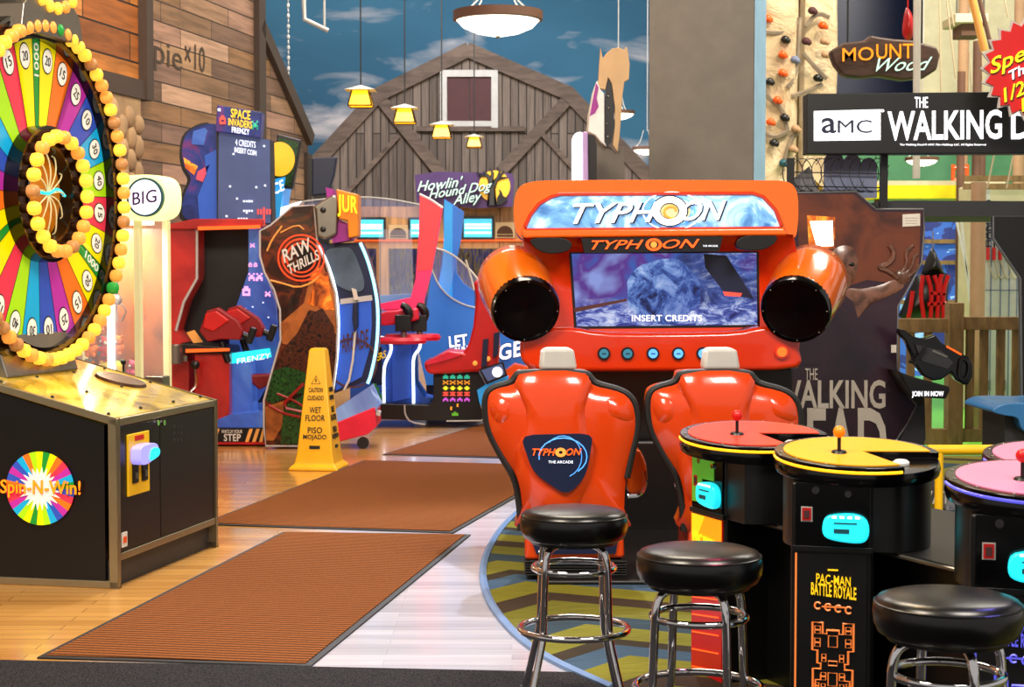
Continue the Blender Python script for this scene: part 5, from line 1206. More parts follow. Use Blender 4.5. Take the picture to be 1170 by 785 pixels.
# ==================================================== multi-player game table
def station(name, root, cx, cy, yaw, off, mtop, glow, artm, txtm, first, lit):
    """one player pod: pillar with coin door and art, drum, tilted disc top with a mouth-shaped recess"""
    o = bpy.data.objects.new(name, None); COL.objects.link(o); o.parent = root; o.location = (cx, cy, 0); o.rotation_euler.z = yaw
    POST[0] = lambda v: Vector((v[0] * 1.2, v[1] * 1.2, 1.5 - (1.5 - v[2]) * 1.2))
    sx_o, sy_o = off
    R = .222; zt = 1.0
    tilt = Matrix.Translation((0, 0, zt)) @ Matrix.Rotation(-yaw, 4, 'Z') @ Matrix.Rotation(math.radians(5.2), 4, 'X')
    # drum under top
    dr = MB('black'); dr.prism([(a, max(b, -.165 + sy_o)) for a, b in circ(56, .2)], zt - .245, zt - .035, 'z'); dr.build('drum', o, bevel=.004)
    m0, m1 = math.radians(-68), math.radians(-2)       # mouth opening
    ap = (.0, .0)
    def sect(r, n=44): return [(r * math.cos(m1 + (2 * PI - (m1 - m0)) * i / n), r * math.sin(m1 + (2 * PI - (m1 - m0)) * i / n)) for i in range(n + 1)]
    MB('black_gloss').lathe([(0, -.045), (R, -.045), (R + .004, -.03), (R, -.012), (0, -.012)], 56, tilt).build('lower_deck', o)
    MB('black_gloss').prism([ap] + sect(R + .003), -.012, .008, 'z', tilt).build('top_rim', o, bevel=.004)
    MB(mtop).prism([(.012, -.004)] + sect(R - .022), .008, .0105, 'z', tilt).build('top_panel', o)
    gl = MB(glow)
    gl.tube([tilt @ Vector((R * 1.01 * math.cos(a), R * 1.01 * math.sin(a), -.006)) for a in [math.radians(175 + 115 * i / 30) for i in range(31)]], .0045, 6).build('edge_light', o)
    j = MB('black').lathe([(0, 0), (.022, 0), (.018, .006), (0, .006)], 20, tilt @ Matrix.Translation((-.055, -.03, .0105))); p = tilt @ Vector((-.055, -.03, .01)); j.cyl(p, p + Vector((0, 0, .05)), .005); jo = j.build('joystick_shaft', o)
    MB('amber' if mtop == 'top_yellow' else 'red').ball(p + Vector((0, 0, .058)), .017, 14).build('joystick_ball', o)
    b = MB('white').lathe([(0, 0), (.022, 0), (.022, .006), (.016, .011), (0, .011)], 20, tilt @ Matrix.Translation((.105, -.075, -.012))); b.build('start_button', o)
    for k in range(9):
        a = math.radians(20 + k * 27); q = tilt @ Vector(((R - .012) * math.cos(a), (R - .012) * math.sin(a), .009)); MB('steel').ball(q, .004, 6, (1, 1, .5)).build('screw', o)
    POST[0] = lambda v: Vector(((v[0] + sx_o) * 1.2, (v[1] + sy_o) * 1.2, 1.5 - (1.5 - v[2]) * 1.2))
    x0, x1, yf = -.205, .012, -.17
    MB('black').box(x0, x1, yf, .12, .25, zt - .06).build('pillar', o, bevel=.012, seg=3)
    ed = MB('steel'); 
    MB('black_gloss').box(x0 + .012, x1 - .012, yf - .006, yf, .77, .94).build('coin_door', o, bevel=.003)
    cm = MB('cyan_lit'); cm.prism(spline([(-.115, .80), (-.12, .83), (-.105, .855), (-.04, .862), (-.005, .845), (-.0, .805), (-.02, .785), (-.08, .788)], 3), yf - .035, yf - .006); cm.build('coin_acceptor', o, bevel=.01)
    dk = MB('teal_dark'); dk.box(-.09, -.05, yf - .037, yf - .034, .81, .822).box(-.09, -.03, yf - .037, yf - .034, .835, .839); dk.m('sign_white')
    for k in range(4): dk.box(-.095 + k * .02, -.083 + k * .02, yf - .037, yf - .034, .85, .856)
    dk.build('acceptor_marks', o)
    MB('chrome').cyl((-.14, yf - .012, .92), (-.14, yf, .92), .01).build('lock', o); MB('chrome').cyl((-.055, yf - .012, .912), (-.055, yf, .912), .009).build('lock', o)
    rs = MB('light_grey').box(-.178, -.148, yf - .008, yf - .006, .835, .875); rs.m('red').box(-.175, -.151, yf - .0095, yf - .008, .838, .872); rs.m('maroon').box(-.170, -.156, yf - .011, yf - .0095, .845, .865); rs.build('price_sticker', o)
    MB('black').box(x0 + .005, x1, yf - .01, yf, .755, .77).build('sill', o, bevel=.002)
    if lit: MB('green_glow').box(x0 + .02, -.125, yf - .009, yf - .006, .79, .93).box(-.125, -.05, yf - .009, yf - .006, .865, .93).build('lit_window', o)
    if artm == 'plain':
        MB('star_red').box(x0 + .012, x1 - .015, yf - .005, yf, .04, .75).build('art_panel', o); mz = 'lit_orange'
        g = MB('lit_orange').box(x0 + .012, x1 - .015, yf - .007, yf - .005, .62, .75); g.m('text_yellow').prism([(x0 + .02, .75), (x0 + .1, .75), (x0 + .06, .69), (x0 + .02, .68)], yf - .009, yf - .007)
        g.m('lit_yellow').text('PAC-MAN', (-.17, yf - .01, .665), (-.04, yf - .01, .655), (0, 0, .03), off=.03)
        g.m('strip_orange')
        for k in range(9): g.prism([(x0 + .02, .1 + k * .055), (x1 - .03, .12 + k * .055), (x1 - .03, .124 + k * .055), (x0 + .02, .104 + k * .055)], yf - .008, yf - .005)
        g.build('art_lines', o); return o
    MB('black').box(x0 + .012, x1 - .015, yf - .005, yf, .04, .75).build('art_panel', o, bevel=.002)
    ln = MB(txtm); ln.box(x0 + .012, x0 + .017, yf - .007, yf - .004, .04, .75)
    cx_ = (x0 + x1) / 2 + .005
    tt = MB('text_yellow' if txtm == 'maze_orange' else 'maze_purple')
    tt.text('PAC-MAN', (cx_ - .045, yf - .008, .672), (cx_ + .045, yf - .008, .665), (0, 0, .025), off=.01); tt.text('BATTLE ROYALE', (cx_ - .058, yf - .008, .640), (cx_ + .06, yf - .008, .630), (0, 0, .032), off=.03)
    tt.box(cx_ - .015, cx_ + .012, yf - .008, yf - .005, .705, .709); tt.build('art_title', o)
    y = yf - .008
    def poly(pts, w=.0022, closed=False): ln.tube([(cx_ + a * .9, y, b) for a, b in pts], w, 4, closed=closed)
    def rect(a, b, c, d, w=.002): poly([(a, c), (b, c), (b, d), (a, d)], w, True)
    for k in range(4): poly([(-.045 + k * .03 + .009 * math.cos(t), .61 - k * .003 + .009 * math.sin(t)) for t in [.6 + 5 * i / 10 for i in range(11)]], .0025)
    ln.box(cx_ - .03, cx_ + .035, y - .001, y + .001, .606, .61)
    # maze
    for s_ in (-1, 1):
        X = lambda pts: [(s_ * a, b) for a, b in pts]
        poly(X([(.0, .545), (.018, .545), (.018, .535), (.03, .535), (.03, .565), (.06, .565), (.06, .49), (.045, .49), (.045, .455), (.035, .455), (.035, .44), (.058, .44), (.058, .38), (.066, .375)]), .003)
        poly(X([(.035, .425), (.035, .41), (.05, .41), (.05, .375), (.066, .372)]), .002)
        for (a, b, c, d) in [(.037, .053, .535, .555), (.037, .053, .5, .522), (.02, .032, .46, .48), (.02, .034, .41, .43), (.04, .052, .385, .402), (.0215, .033, .38, .4)]:
            ln.box(*sorted((cx_ + s_ * a * .9, cx_ + s_ * b * .9)), y - .001, y, (c + d) / 2 - .002, (c + d) / 2 + .002); rect(s_ * a, s_ * b, c, d, .0014)
        poly(X([(.066, .36), (.04, .35), (.04, .28), (.066, .27)]), .003); poly(X([(.066, .25), (.04, .25), (.04, .2), (.066, .2)]), .003)
    for (c, d) in [(.5, .53), (.45, .462), (.395, .43)]: rect(-.013, .013, c, d, .0018)
    rect(-.055, .055, .09, .19, .0018); rect(-.03, .03, .11, .17, .0018)
    ln.build('maze_lines', o)
    return o
root = bpy.data.objects.new('player_table_game', None); COL.objects.link(root)
tag(root, 'black multi-player arcade table with red, yellow and pink round-topped player stations', 'arcade game')
py_ = FL(979, 519, .9); pr_ = FL(861, 498, .9); pp_ = FL(1190, 550, .9); pk_ = FL(1222, 524, .9)
root.location = (py_.x, py_.y, 0)
rel = lambda p: (p.x - py_.x, p.y - py_.y)
station('player_station', root, *rel(py_), -.244, (.04, 0), 'top_yellow', 'bead_yellow', 'maze', 'maze_orange', True, False)
o = station('player_station', root, *rel(pr_), -1.187, (.04, .045), 'top_red', 'bead_yellow', 'plain', 'maze_orange', False, True); o['label'] = 'red-topped player station'
o = station('player_station', root, *rel(pp_), -.26, (.04, 0), 'top_pink', 'maze_purple', 'maze', 'maze_purple', False, False); o['label'] = 'pink-topped player station'
o = station('player_station', root, *rel(pk_), -.26, (.04, 0), 'top_pink', 'maze_purple', 'maze', 'maze_purple', False, False)
POST[0] = None
# centre shelf and body
a, b, c, d = Vector(rel(pr_)), Vector(rel(py_)), Vector(rel(pp_)), Vector(rel(pk_))
sh = [(a.x - .02, a.y + .1), (a.x + .0, a.y - .1), (b.x - .03, b.y + .02), (b.x + .05, b.y - .12), (c.x - .06, c.y + .02), (c.x + .3, c.y), (d.x + .2, d.y + .3), (a.x + .6, a.y + .35)]
MB('black').prism(sh, .585, .607, 'z').build('centre_shelf', root, bevel=.004)
MB('steel').tube([(p[0], p[1], .596) for p in sh[:6]], .007, 6).build('shelf_trim', root)
ins = [(p[0] + .05, p[1] + .04) for p in sh[:5]] + [(c.x + .25, c.y + .05), (d.x + .15, d.y + .2), (a.x + .55, a.y + .28)]
MB('black').prism(ins, 0, .585, 'z').build('centre_body', root)
lk = MB('chrome'); lk.ball((a.x + .1, a.y - .16, .5), .012, 8); 

# ====================================================== zombie shooter cabinet
Y0 = 10.9
F = Fr(wx(985, Y0), Y0)
t_ = thing('walking_dead_game', F, 'dark THE WALKING DEAD cabinet side with a grasping figure, and a lit overhead marquee', 'arcade game')
t_.name = 'zombie_shooter_game'
sp = [(880, 221), (978, 219), (1001, 239), (1055, 239), (1056, 262), (1053, 300), (1040, 326), (1026, 350), (1025, 420), (1034, 448), (1047, 463), (1036, 485), (1024, 503), (1028, 598), (880, 598)]
pan('side_panel', sp, 0, .06, 'art_wd', t_, F=F, bevel=.004)
MB('mid_grey').tube([(F.Y(*p)[0], -.001, F.Y(*p)[1]) for p in sp[:13]], .006, 5).build('panel_edge', t_)
ar = MB('art_wd_brown').prism(F.TY([(912, 222), (975, 222), (999, 242), (1052, 243), (1050, 300), (1035, 325), (990, 320), (960, 330), (912, 330)]), -.004, -.001)
ar.m('art_lava').prism(F.TY([(922, 246), (954, 248), (954, 284), (924, 284)]), -.006, -.004); ar.m('lamp_white').prism(F.TY([(925, 253), (951, 252), (952, 281), (933, 282)]), -.008, -.006); ar.build('panel_backdrop', t_)
# grasping figure (generic)
fg = MB('art_skin')
hd_ = spline(F.TY([(950, 290), (958, 282), (970, 281), (978, 288), (980, 302), (976, 318), (968, 330), (958, 328), (950, 312)]), 3); fg.dome(hd_, -.006, .02, 5)
arm = spline(F.TY([(965, 332), (985, 330), (1005, 326), (1020, 320), (1030, 320), (1032, 328), (1020, 336), (1000, 345), (985, 356), (975, 370), (962, 366)]), 3); fg.dome(arm, -.006, .008, 5)
for pl, r in (([(1026, 318), (1014, 309), (1003, 306), (1010, 304), (1019, 298), (1021, 288), (1016, 280)], .022), ([(1030, 312), (1036, 300), (1034, 290), (1039, 283), (1043, 280)], .016), ([(1034, 314), (1042, 303), (1043, 294), (1048, 290)], .015), ([(1036, 318), (1045, 310), (1049, 302)], .013)):
    fg.tube([(F.Y(*p)[0], -.012, F.Y(*p)[1]) for p in pl], r * .8, 6, smooth=2)
fg.dome(spline(F.TY([(1022, 318), (1026, 308), (1036, 306), (1042, 312), (1038, 322), (1028, 325)]), 3), -.006, .02, 4)
fg.m('art_wd').prism(F.TY([(912, 334), (955, 330), (975, 345), (982, 372), (968, 400), (940, 416), (912, 416)]), -.012, -.004)
ey = MB('black'); q = F.Y(972, 302); ey.m('black').ball((q[0], -.024, q[1]), .02, 8, (1, .3, .7)); q = F.Y(958, 303); ey.ball((q[0], -.022, q[1]), .016, 8, (1, .3, .7)); ey.build('figure_eyes', t_)
fg.build('painted_figure', t_, ang=60)
tw = MB('offwhite'); tw.tpx(F, 'THE', (920, 434), (934, 434), (920, 421), -.006, off=.02); tw.tpx(F, 'WALKING', (886, 466), (1011, 466), (886, 435), -.006, off=.05, sp=.95); tw.tpx(F, 'DEAD', (886, 543), (1012, 543), (886, 468), -.006, off=.05, sp=.95)
tw.build('panel_lettering', t_)
nt = MB('white_tag').prism(F.TY([(1031, 245), (1051, 244), (1051, 258), (1031, 259)]), -.006, -.001); nt.m('mid_grey')
for k in range(3): a, b = F.Y(1034, 249 + k * 3), F.Y(1048, 250 + k * 3); nt.box(a[0], b[0], -.008, -.006, b[1] + .004, a[1])
nt.build('notice_sticker', t_); nt = MB('white_tag').prism(F.TY([(1018, 394), (1024, 394), (1024, 403), (1018, 403)]), -.006, -.001); nt.build('notice_sticker', t_)
# roof beam and far side panel
pan('roof_panel', [(1000, 231), (1023, 229), (1400, 231), (1400, 247), (1056, 247), (1050, 238), (1003, 238)], .1, 1.4, 'dark_grey', t_, F=F)
pan('far_panel', [(1135, 247), (1400, 247), (1400, 520), (1170, 520), (1168, 480), (1166, 318), (1151, 296), (1135, 272)], .0, .06, 'black', t_, F=F, bevel=.004)
MB('mid_grey').tube([(F.Y(*p)[0], -.001, F.Y(*p)[1]) for p in [(1135, 247), (1135, 272), (1151, 296), (1166, 318), (1168, 480)]], .006, 5).build('panel_edge', t_)
pan('lower_side', [(1028, 503), (1046, 466), (1056, 460), (1056, 510), (1044, 596), (1028, 596)], .0, .4, 'dark_grey', t_, F=F)
# marquee on posts
pan('marquee_box', [(922, 107), (1330, 103), (1330, 175), (922, 176)], -.12, .04, 'black', t_, F=F, bevel=.006)
lb_ = MB('sign_white').prism(F.TY([(930, 127), (1006, 125), (1006, 160), (930, 161)], -.125), -.128, -.12); lb_.build('marquee_logo_panel', t_)
lk_ = MB('navy').tpx(F, 'a', (939, 152), (955, 152), (939, 135), -.132, off=.025); lk_.tpx(F, 'MC', (957, 152), (996, 152), (957, 137), -.132, off=0); lk_.build('logo_lettering', t_)
tw = MB('sign_white'); tw.tpx(F, 'THE', (1045, 123), (1060, 123), (1045, 111), -.126, off=.02); tw.tpx(F, 'WALKING', (1015, 160), (1144, 158), (1015, 128), -.126, off=.05, sp=.95); tw.tpx(F, 'DEAD', (1156, 158), (1242, 157), (1156, 127), -.126, off=.06, sp=.95)
tw.tpx(F, 'The Walking Dead © AMC Film Holdings LLC. All Rights Reserved.', (1028, 167), (1127, 167), (1028, 164), -.126); tw.tpx(F, 'Additional licensing text.', (1065, 171), (1097, 171), (1065, 169.5), -.126) if False else None
tw.tpx(F, '°', (1006, 128), (1010, 128), (1006, 125), -.126, off=.02); tw.build('marquee_lettering', t_)
for x in (905, 1012):
    a = F.Y(x - 3.5, 180 if x < 950 else 172); b = F.Y(x + 3.5, 260); MB('black').box(a[0], b[0], .04, .09, b[1] - .2, a[1] if x < 950 else a[1]).build('marquee_post', t_)
for x in (1180, 1320): a = F.Y(x, 172); MB('black').box(a[0], a[0] + .04, .04, .09, F.Y(x, 245)[1], a[1]).build('marquee_post', t_)
# tombstone boards and razor wire along the top
pan('topper_boards', [(905, 225), (905, 205), (925, 190), (936, 220), (943, 226)], .12, .14, 'mid_grey', t_, F=F)
for cx_, w, t0 in ((953, 11, 174), (974, 10, 176), (993, 9, 180)):
    pts = [(cx_ + w * math.cos(k * PI / 8), t0 + 10 - 10 * math.sin(k * PI / 8)) for k in range(9)]
    pan('tombstone_board', [(cx_ + w, 226)] + pts + [(cx_ - w, 226)], .1, .13, 'slate', t_, F=F)
wr = MB('dark_grey')
pts = []
for k in range(200):
    t = k / 199; x, z = F.Y(906 + 104 * t, 199); pts.append((x + .09 * math.cos(k * .3), .1 + .05 * math.cos(k * .3), z + .11 * math.sin(k * .3)))
wr.tube(pts, .0035, 4)
for k in range(0, 200, 5): p = pts[k]; wr.tube([(p[0] - .015, p[1], p[2] - .02), (p[0] + .015, p[1], p[2] + .02)], .003, 3)
for y_ in (196, 212): a, b = F.Y(906, y_), F.Y(1012, y_ + 2); wr.tube([(a[0], .06, a[1]), (b[0], .06, b[1])], .004, 4)
wr.build('razor_wire', t_)
ym = MB('yellow').prism(F.TY([(913, 205), (925, 200), (940, 214), (938, 226), (916, 226)], .2), .2, .25); ym.build('yellow_banner', t_)
# gun on its mount, shelf with lettering
g = MB('black'); G = lambda pts, y: F.TY([(1000 + a / 4.36, 380 + b / 4.36) for a, b in pts], y)
gm = MB('black_gloss').prism(G([(118, -20), (150, -12), (190, 20), (240, 30), (300, 10), (330, 50), (400, 95), (440, 110), (470, 125), (488, 160), (486, 220), (465, 262), (440, 260), (400, 235), (380, 200), (330, 235), (290, 240), (240, 215), (195, 150), (185, 110), (150, 40), (118, 5)], -.35), -.35, -.27)
gn = gm.build('mounted_gun', t_, bevel=.01)
dt = MB('dark_grey').prism(G([(200, 60), (330, 90), (390, 150), (360, 180), (230, 140)], -.37), -.37, -.35); dt.m('black')
dt.tube([(a, -.36, b) for a, b in G([(425, 130), (455, 135), (468, 165), (460, 215), (440, 240), (415, 215), (420, 170)], -.36)], .012, 6, closed=True, smooth=1)
dt.m('steel'); dt.prism(G([(290, 85), (365, 118), (360, 126), (288, 96)], -.39), -.375, -.37); dt.m('black')
for k in range(7): q = G([(200 + k * 8, 150 - k * 12)], -.39)[0]; dt.cyl((q[0], -.4, q[1]), (q[0], -.26, q[1]), .012, n=8)
dt.build('gun_detail', gn)
MB('strip_orange').prism(G([(360, 66), (432, 106), (430, 114), (358, 74)], -.37), -.365, -.34).build('gun_light', gn)
MB('black').prism(G([(170, 215), (230, 232), (365, 268), (370, 285), (350, 330), (180, 320), (110, 190)], -.3), -.32, .3).build('gun_shelf', t_, bevel=.01)
tt = MB('sign_white').tpx(F, 'JOIN IN NOW', (1042, 454.5), (1078, 454.5), (1042, 447), -.325, off=.03); tt.build('shelf_lettering', t_)
MB('dark_grey').prism(G([(120, 195), (250, 330), (255, 540), (110, 540), (190, 420), (200, 390), (120, 220)], 0), .02, .3).build('mount_column', t_)
# play platform
st = MB('tread').box(F.Y(1060, 500)[0], 3.6, -.5, -.02, 0.0, .16); st.build('step_platform', t_, bevel=.01)
q = MB('white_tag'); 
p = F._hit(1064, 572, 1, -.51)
q.text('WATCH YOUR STEP', (p.x - .08, -.505, .05), (p.x + .7, -.505, .05), (0, 0, .08), off=.02); q.build('step_lettering', t_)

# moulded blue seat, yellow rail
F = Fr(wx(1160, 9.6), 9.6)
t_ = thing('moulded_seat', F, 'shiny blue moulded game seat at the right edge, on a dark pedestal', 'seat')
sg = lambda pts: F.TY([(1000 + a / 4.36, 380 + b / 4.36) for a, b in pts])
MB('blue_seat').prism(spline(sg([(515, 362), (560, 338), (640, 332), (760, 335), (900, 340), (900, 470), (760, 482), (690, 478), (650, 455), (630, 405), (570, 392), (520, 378)]), 3), -.3, .3).build('seat_shell', t_, bevel=.05, seg=4)
a, b = sg([(595, 400), (900, 560)]); MB('dark_grey').box(a[0], b[0], -.2, .25, 0, a[1]).build('pedestal', t_)
F = Fr(wx(1150, 8.6), 8.6); p, q = F.Y(1060, 514), F.Y(1500, 513)
o = MB('yellow').tube([(p[0], 0, p[1]), (q[0], 0, q[1])], .026, 14)
for x in (p[0] + .06, q[0] - .1): o.cyl((x, 0, 0), (x, 0, p[1]), .022)
tag(o.build('guard_rail', None, F.o), 'yellow tubular guard rail running right from behind the yellow-topped station', 'rail')

# ============================================================ timber fence
Yf = 13.9
F = Fr(wx(1090, Yf), Yf)
t_ = thing('timber_fence', F, 'timber fence with a square post and balusters behind the mounted black gun', 'fence')
def fb(name, x0, x1, y0, y1, a=0, b=.05):
    p, q = F.Y(x0, y0), F.Y(x1, y1); MB('fence_wood').box(p[0], q[0], a, b, max(q[1], 0), p[1]).build(name, t_, bevel=.004)
fb('top_rail', 1000, 1084, 364, 380, -.02, .06); fb('top_rail', 1097, 1200, 362, 377, -.02, .06)
fb('post', 1083, 1098, 346, 530, -.05, .1)
for x in (1020, 1037, 1057, 1105, 1121, 1140, 1158): fb('baluster', x, x + 7.5, 370, 500)
fb('bottom_rail', 1000, 1084, 490, 508, -.02, .06); fb('bottom_rail', 1097, 1200, 490, 505, -.02, .06)

# harness set hanging behind the fence
F = Fr(wx(1063, 14.6), 14.6)
t_ = thing('hanging_harness', F, 'black and red safety gear with a pointed dark hood, hanging behind the fence', 'harness')
H_ = lambda pts: F.TY([(980 + a / 3.926, 200 + b / 3.926) for a, b in pts])
MB('black').dome(spline(H_([(335, 325), (360, 370), (385, 430), (380, 450), (330, 445), (290, 445), (290, 425), (315, 360)]), 3), .0, .12, 6).build('hood', t_, ang=60)
MB('black').dome(spline(H_([(280, 440), (400, 440), (405, 520), (390, 640), (300, 645), (190, 640), (200, 590), (240, 500)]), 3), .0, .1, 6).build('vest', t_, ang=60)
rd = MB('red')
for pl in ([(300, 450), (320, 520), (315, 640)], [(395, 450), (370, 520), (372, 640)], [(330, 450), (350, 500), (345, 640)], [(235, 520), (225, 600), (215, 640)], [(280, 450), (270, 540), (285, 640)], [(310, 530), (380, 535)], [(300, 580), (385, 575)], [(365, 445), (355, 480), (360, 530)]):
    pp = [(a, -.1, b) for a, b in H_(pl)]; rd.tube(pp, .02, 6, smooth=1)
rd.build('strap', t_)
m = MB('steel').tube([(a, -.02, b) for a, b in H_([(335, 325), (335, 250)])], .006, 5); m.build('hook', t_)

# round tan post, white panels with hanging clips
F = Fr(wx(1117, 15.2), 15.2); p = F.Y(1108, 246); q = F.Y(1125, 246); o = MB('pole_tan').cyl((0, 0, 0), (0, 0, p[1] + .3), (q[0] - p[0]) / 2); tag(o.build('round_post', None, F.o), 'round tan timber post behind the fence, left of the white clip wall', 'post')
F = Fr(wx(1150, 16), 16)
t_ = thing('clip_wall', F, 'pale panelled wall with hanging red-tipped clips behind the right of the fence', 'panel wall')
a, b = F.Y(1124, 246), F.Y(1230, 480); MB('light_grey').box(a[0], b[0], 0, .1, 0, a[1]).build('panel', t_)
g = MB('slate')
for x in (1133, 1144, 1154, 1163): p = F.Y(x, 246); g.box(p[0] - .006, p[0] + .006, -.006, 0, 0, p[1])
g.box(a[0], b[0], -.006, 0, F.Y(0, 331)[1] - .008, F.Y(0, 331)[1]); g.build('panel_joint', t_)
for x in (1127, 1134, 1141, 1149):
    m = MB('red'); p = F.Y(x, 290); m.cyl((p[0], -.05, p[1] - .06), (p[0], -.05, p[1] + .06), .018, n=8); m.m('rope').tube([(p[0], -.05, p[1] - .05), (p[0] + .06, -.05, p[1] - .25), (p[0] + .12, -.05, p[1] - .2)], .006, 5, smooth=1); m.m('black').cyl((p[0], -.06, p[1] + .05), (p[0], -.04, p[1] + .3), .008, n=6); m.build('clip', t_)
p = F.Y(1128, 282); m = MB('navy').text('HARNESS', (p[0] + .03, -.01, p[1]), (p[0] + .03, -.01, p[1] + .45), (-.1, 0, 0), off=.02); m.build('panel_lettering', t_)
for x in (1129, 1146, 1160):
    p = F.Y(x, 440); m = MB('mid_grey').cyl((p[0], -.04, p[1] - .05), (p[0], -.04, p[1] + .05), .015, n=8)
    m.build('clip', t_)

# shop lights beyond
F = Fr(wx(1090, 24), 24); t_ = thing('lit_display_shelves', F, 'blurred blue and pink lit display shelving seen through the cabinet opening', 'shelving')
a, b = F.Y(1030, 247), F.Y(1128, 420); MB('shop_lights').box(a[0], b[0] , 0, .4, 0, a[1]).build('lit_panels', t_)
for y in (276, 300, 345): p = F.Y(0, y); MB('fence_wood').box(a[0], b[0], -.1, 0, p[1] - .03, p[1] + .03).build('shelf', t_)
F = Fr(wx(1110, 15.8), 15.8); m = MB('white'); 
for x0, x1 in ((1092, 1112), (1098, 1108)): p, q = F.Y(x0, 248), F.Y(x1, 345); m.tube([(p[0], 0, p[1]), (q[0], 0, q[1])], .012, 6)
tag(m.build('hanging_rope', None, F.o), 'pale slanting ropes hanging left of the round tan post', 'rope')

# ====================================================== climbing wall
Yw = 20.0
F = Fr(wx(912, Yw), Yw, 0)
t_ = thing('climbing_wall', F, 'beige sculpted rock climbing wall with coloured holds beside the grey column', 'climbing wall')
random.seed(9)
def rock(x0, x1, y0, dep, parent, name, topz, seedv):
    p = F.Y(x0, 240, y0)[0]; q = F.Y(x1, 240, y0)[0]; nx_, nz = 10, 48; mb = MB('rock_wall'); vs = []; fs = []
    from mathutils import noise
    for j in range(nz + 1):
        for i in range(nx_ + 1):
            x = p + (q - p) * i / nx_; z = topz * j / nz
            d = noise.noise(Vector((x * 1.4 + seedv, z * 1.1, seedv))) * .14 + noise.noise(Vector((x * 4, z * 4, seedv))) * .04
            e = .12 if i in (0, nx_) else 0
            vs.append((x, y0 - d + e, z))
    for j in range(nz):
        for i in range(nx_): k = j * (nx_ + 1) + i; fs.append((k, k + 1, k + nx_ + 2, k + nx_ + 1))
    mb.add(vs, fs); n0 = len(mb.v)
    mb.box(p, q, y0 + .3, y0 + 1.2, 0, topz); return mb.build(name, parent, ang=35)
rock(862, 911, 0, 0, t_, 'rock_panel', 8, 1.3); rock(914, 957, .1, 0, t_, 'rock_panel', 8, 4.1); rock(905, 922, .3, 0, t_, 'rock_seam', 8, 7)
ck = MB('rock_crack')
for pl in ([(868, 34), (885, 38), (902, 36), (912, 24)], [(872, 102), (882, 116), (895, 124), (900, 150)], [(918, 60), (930, 75), (945, 90)], [(900, 100), (908, 90), (912, 60), (914, 20)], [(905, 110), (925, 104), (940, 96)], [(870, 150), (885, 158), (900, 150)], [(920, 30), (935, 14), (948, 20)], [(895, 190), (903, 160), (912, 150)]):
    ck.tube([(F.Y(*p, -.04)[0], -.03, F.Y(*p, -.04)[1]) for p in pl], .03, 5, smooth=2)
ck.build('crack', t_)
for (x, y, c) in [(877, 21, 'orange'), (894, 62, 'orange'), (894, 83, 'orange'), (888, 114, 'orange'), (880, 139, 'orange'), (928, 12, 'maroon'), (940, 29, 'orange'), (921, 47, 'maroon'), (943, 62, 'pole_tan'), (934, 89, 'black'), (942, 47, 'pole_tan'), (879, 93, 'black'), (896, 134, 'black'), (884, 163, 'black'), (895, 186, 'teal_dark'), (908, 68, 'slate'), (897, 45, 'black'), (909, 147, 'pole_tan'), (906, 170, 'pole_tan')]:
    p = F.Y(x, y, -.06); m = MB(c).ball((p[0], -.06, p[1]), .055, 9, (1, .9, .85)); m.ball((p[0] + .03, -.09, p[1] - .02), .035, 8); m.build('hold', t_)

# ---- Mount Wood sign
F = Fr(wx(1012, 17), 17); t_ = thing('mountain_sign', F, 'brown rock-shaped hanging sign reading MOUNT in orange over white script', 'sign')
V = lambda pts: [(860 + a / 3.271, b / 3.271) for a, b in pts]
MB('wood_sign').prism(F.TY(V([(288, 190), (340, 160), (420, 150), (440, 130), (480, 138), (530, 145), (600, 150), (690, 175), (702, 205), (690, 260), (640, 292), (560, 300), (470, 285), (400, 292), (340, 285), (305, 240)])), 0, .15).build('board', t_, bevel=.03)
sb = MB('black'); tt = MB('lit_orange')
for s_, a, b, c in [('MO', (335, 230), (452, 225), (335, 180)), ('UNT', (462, 220), (600, 218), (462, 165))]:
    A_, B_2, C_ = V([a])[0], V([b])[0], V([c])[0]; sb.tpx(F, s_, A_, B_2, C_, -.03, off=.03); tt.tpx(F, s_, A_, B_2, C_, -.06, off=.0)
A_, B_2, C_ = V([(460, 268)])[0], V([(662, 262)])[0], V([(470, 218)])[0]; sb.tpx(F, 'Wood', A_, B_2, C_, -.05, shear=.4, off=.06); sb.build('lettering_shadow', t_)
tt.m('sign_pale').tpx(F, 'Wood', A_, B_2, C_, -.08, shear=.4, off=.0); tt.build('lettering', t_)
m = MB('black')
for x in (970, 1055): p = F.Y(x, 50); m.cyl((p[0], .07, p[1]), (p[0], .07, 10), .01, n=6)
m.build('hanging_cable', t_)

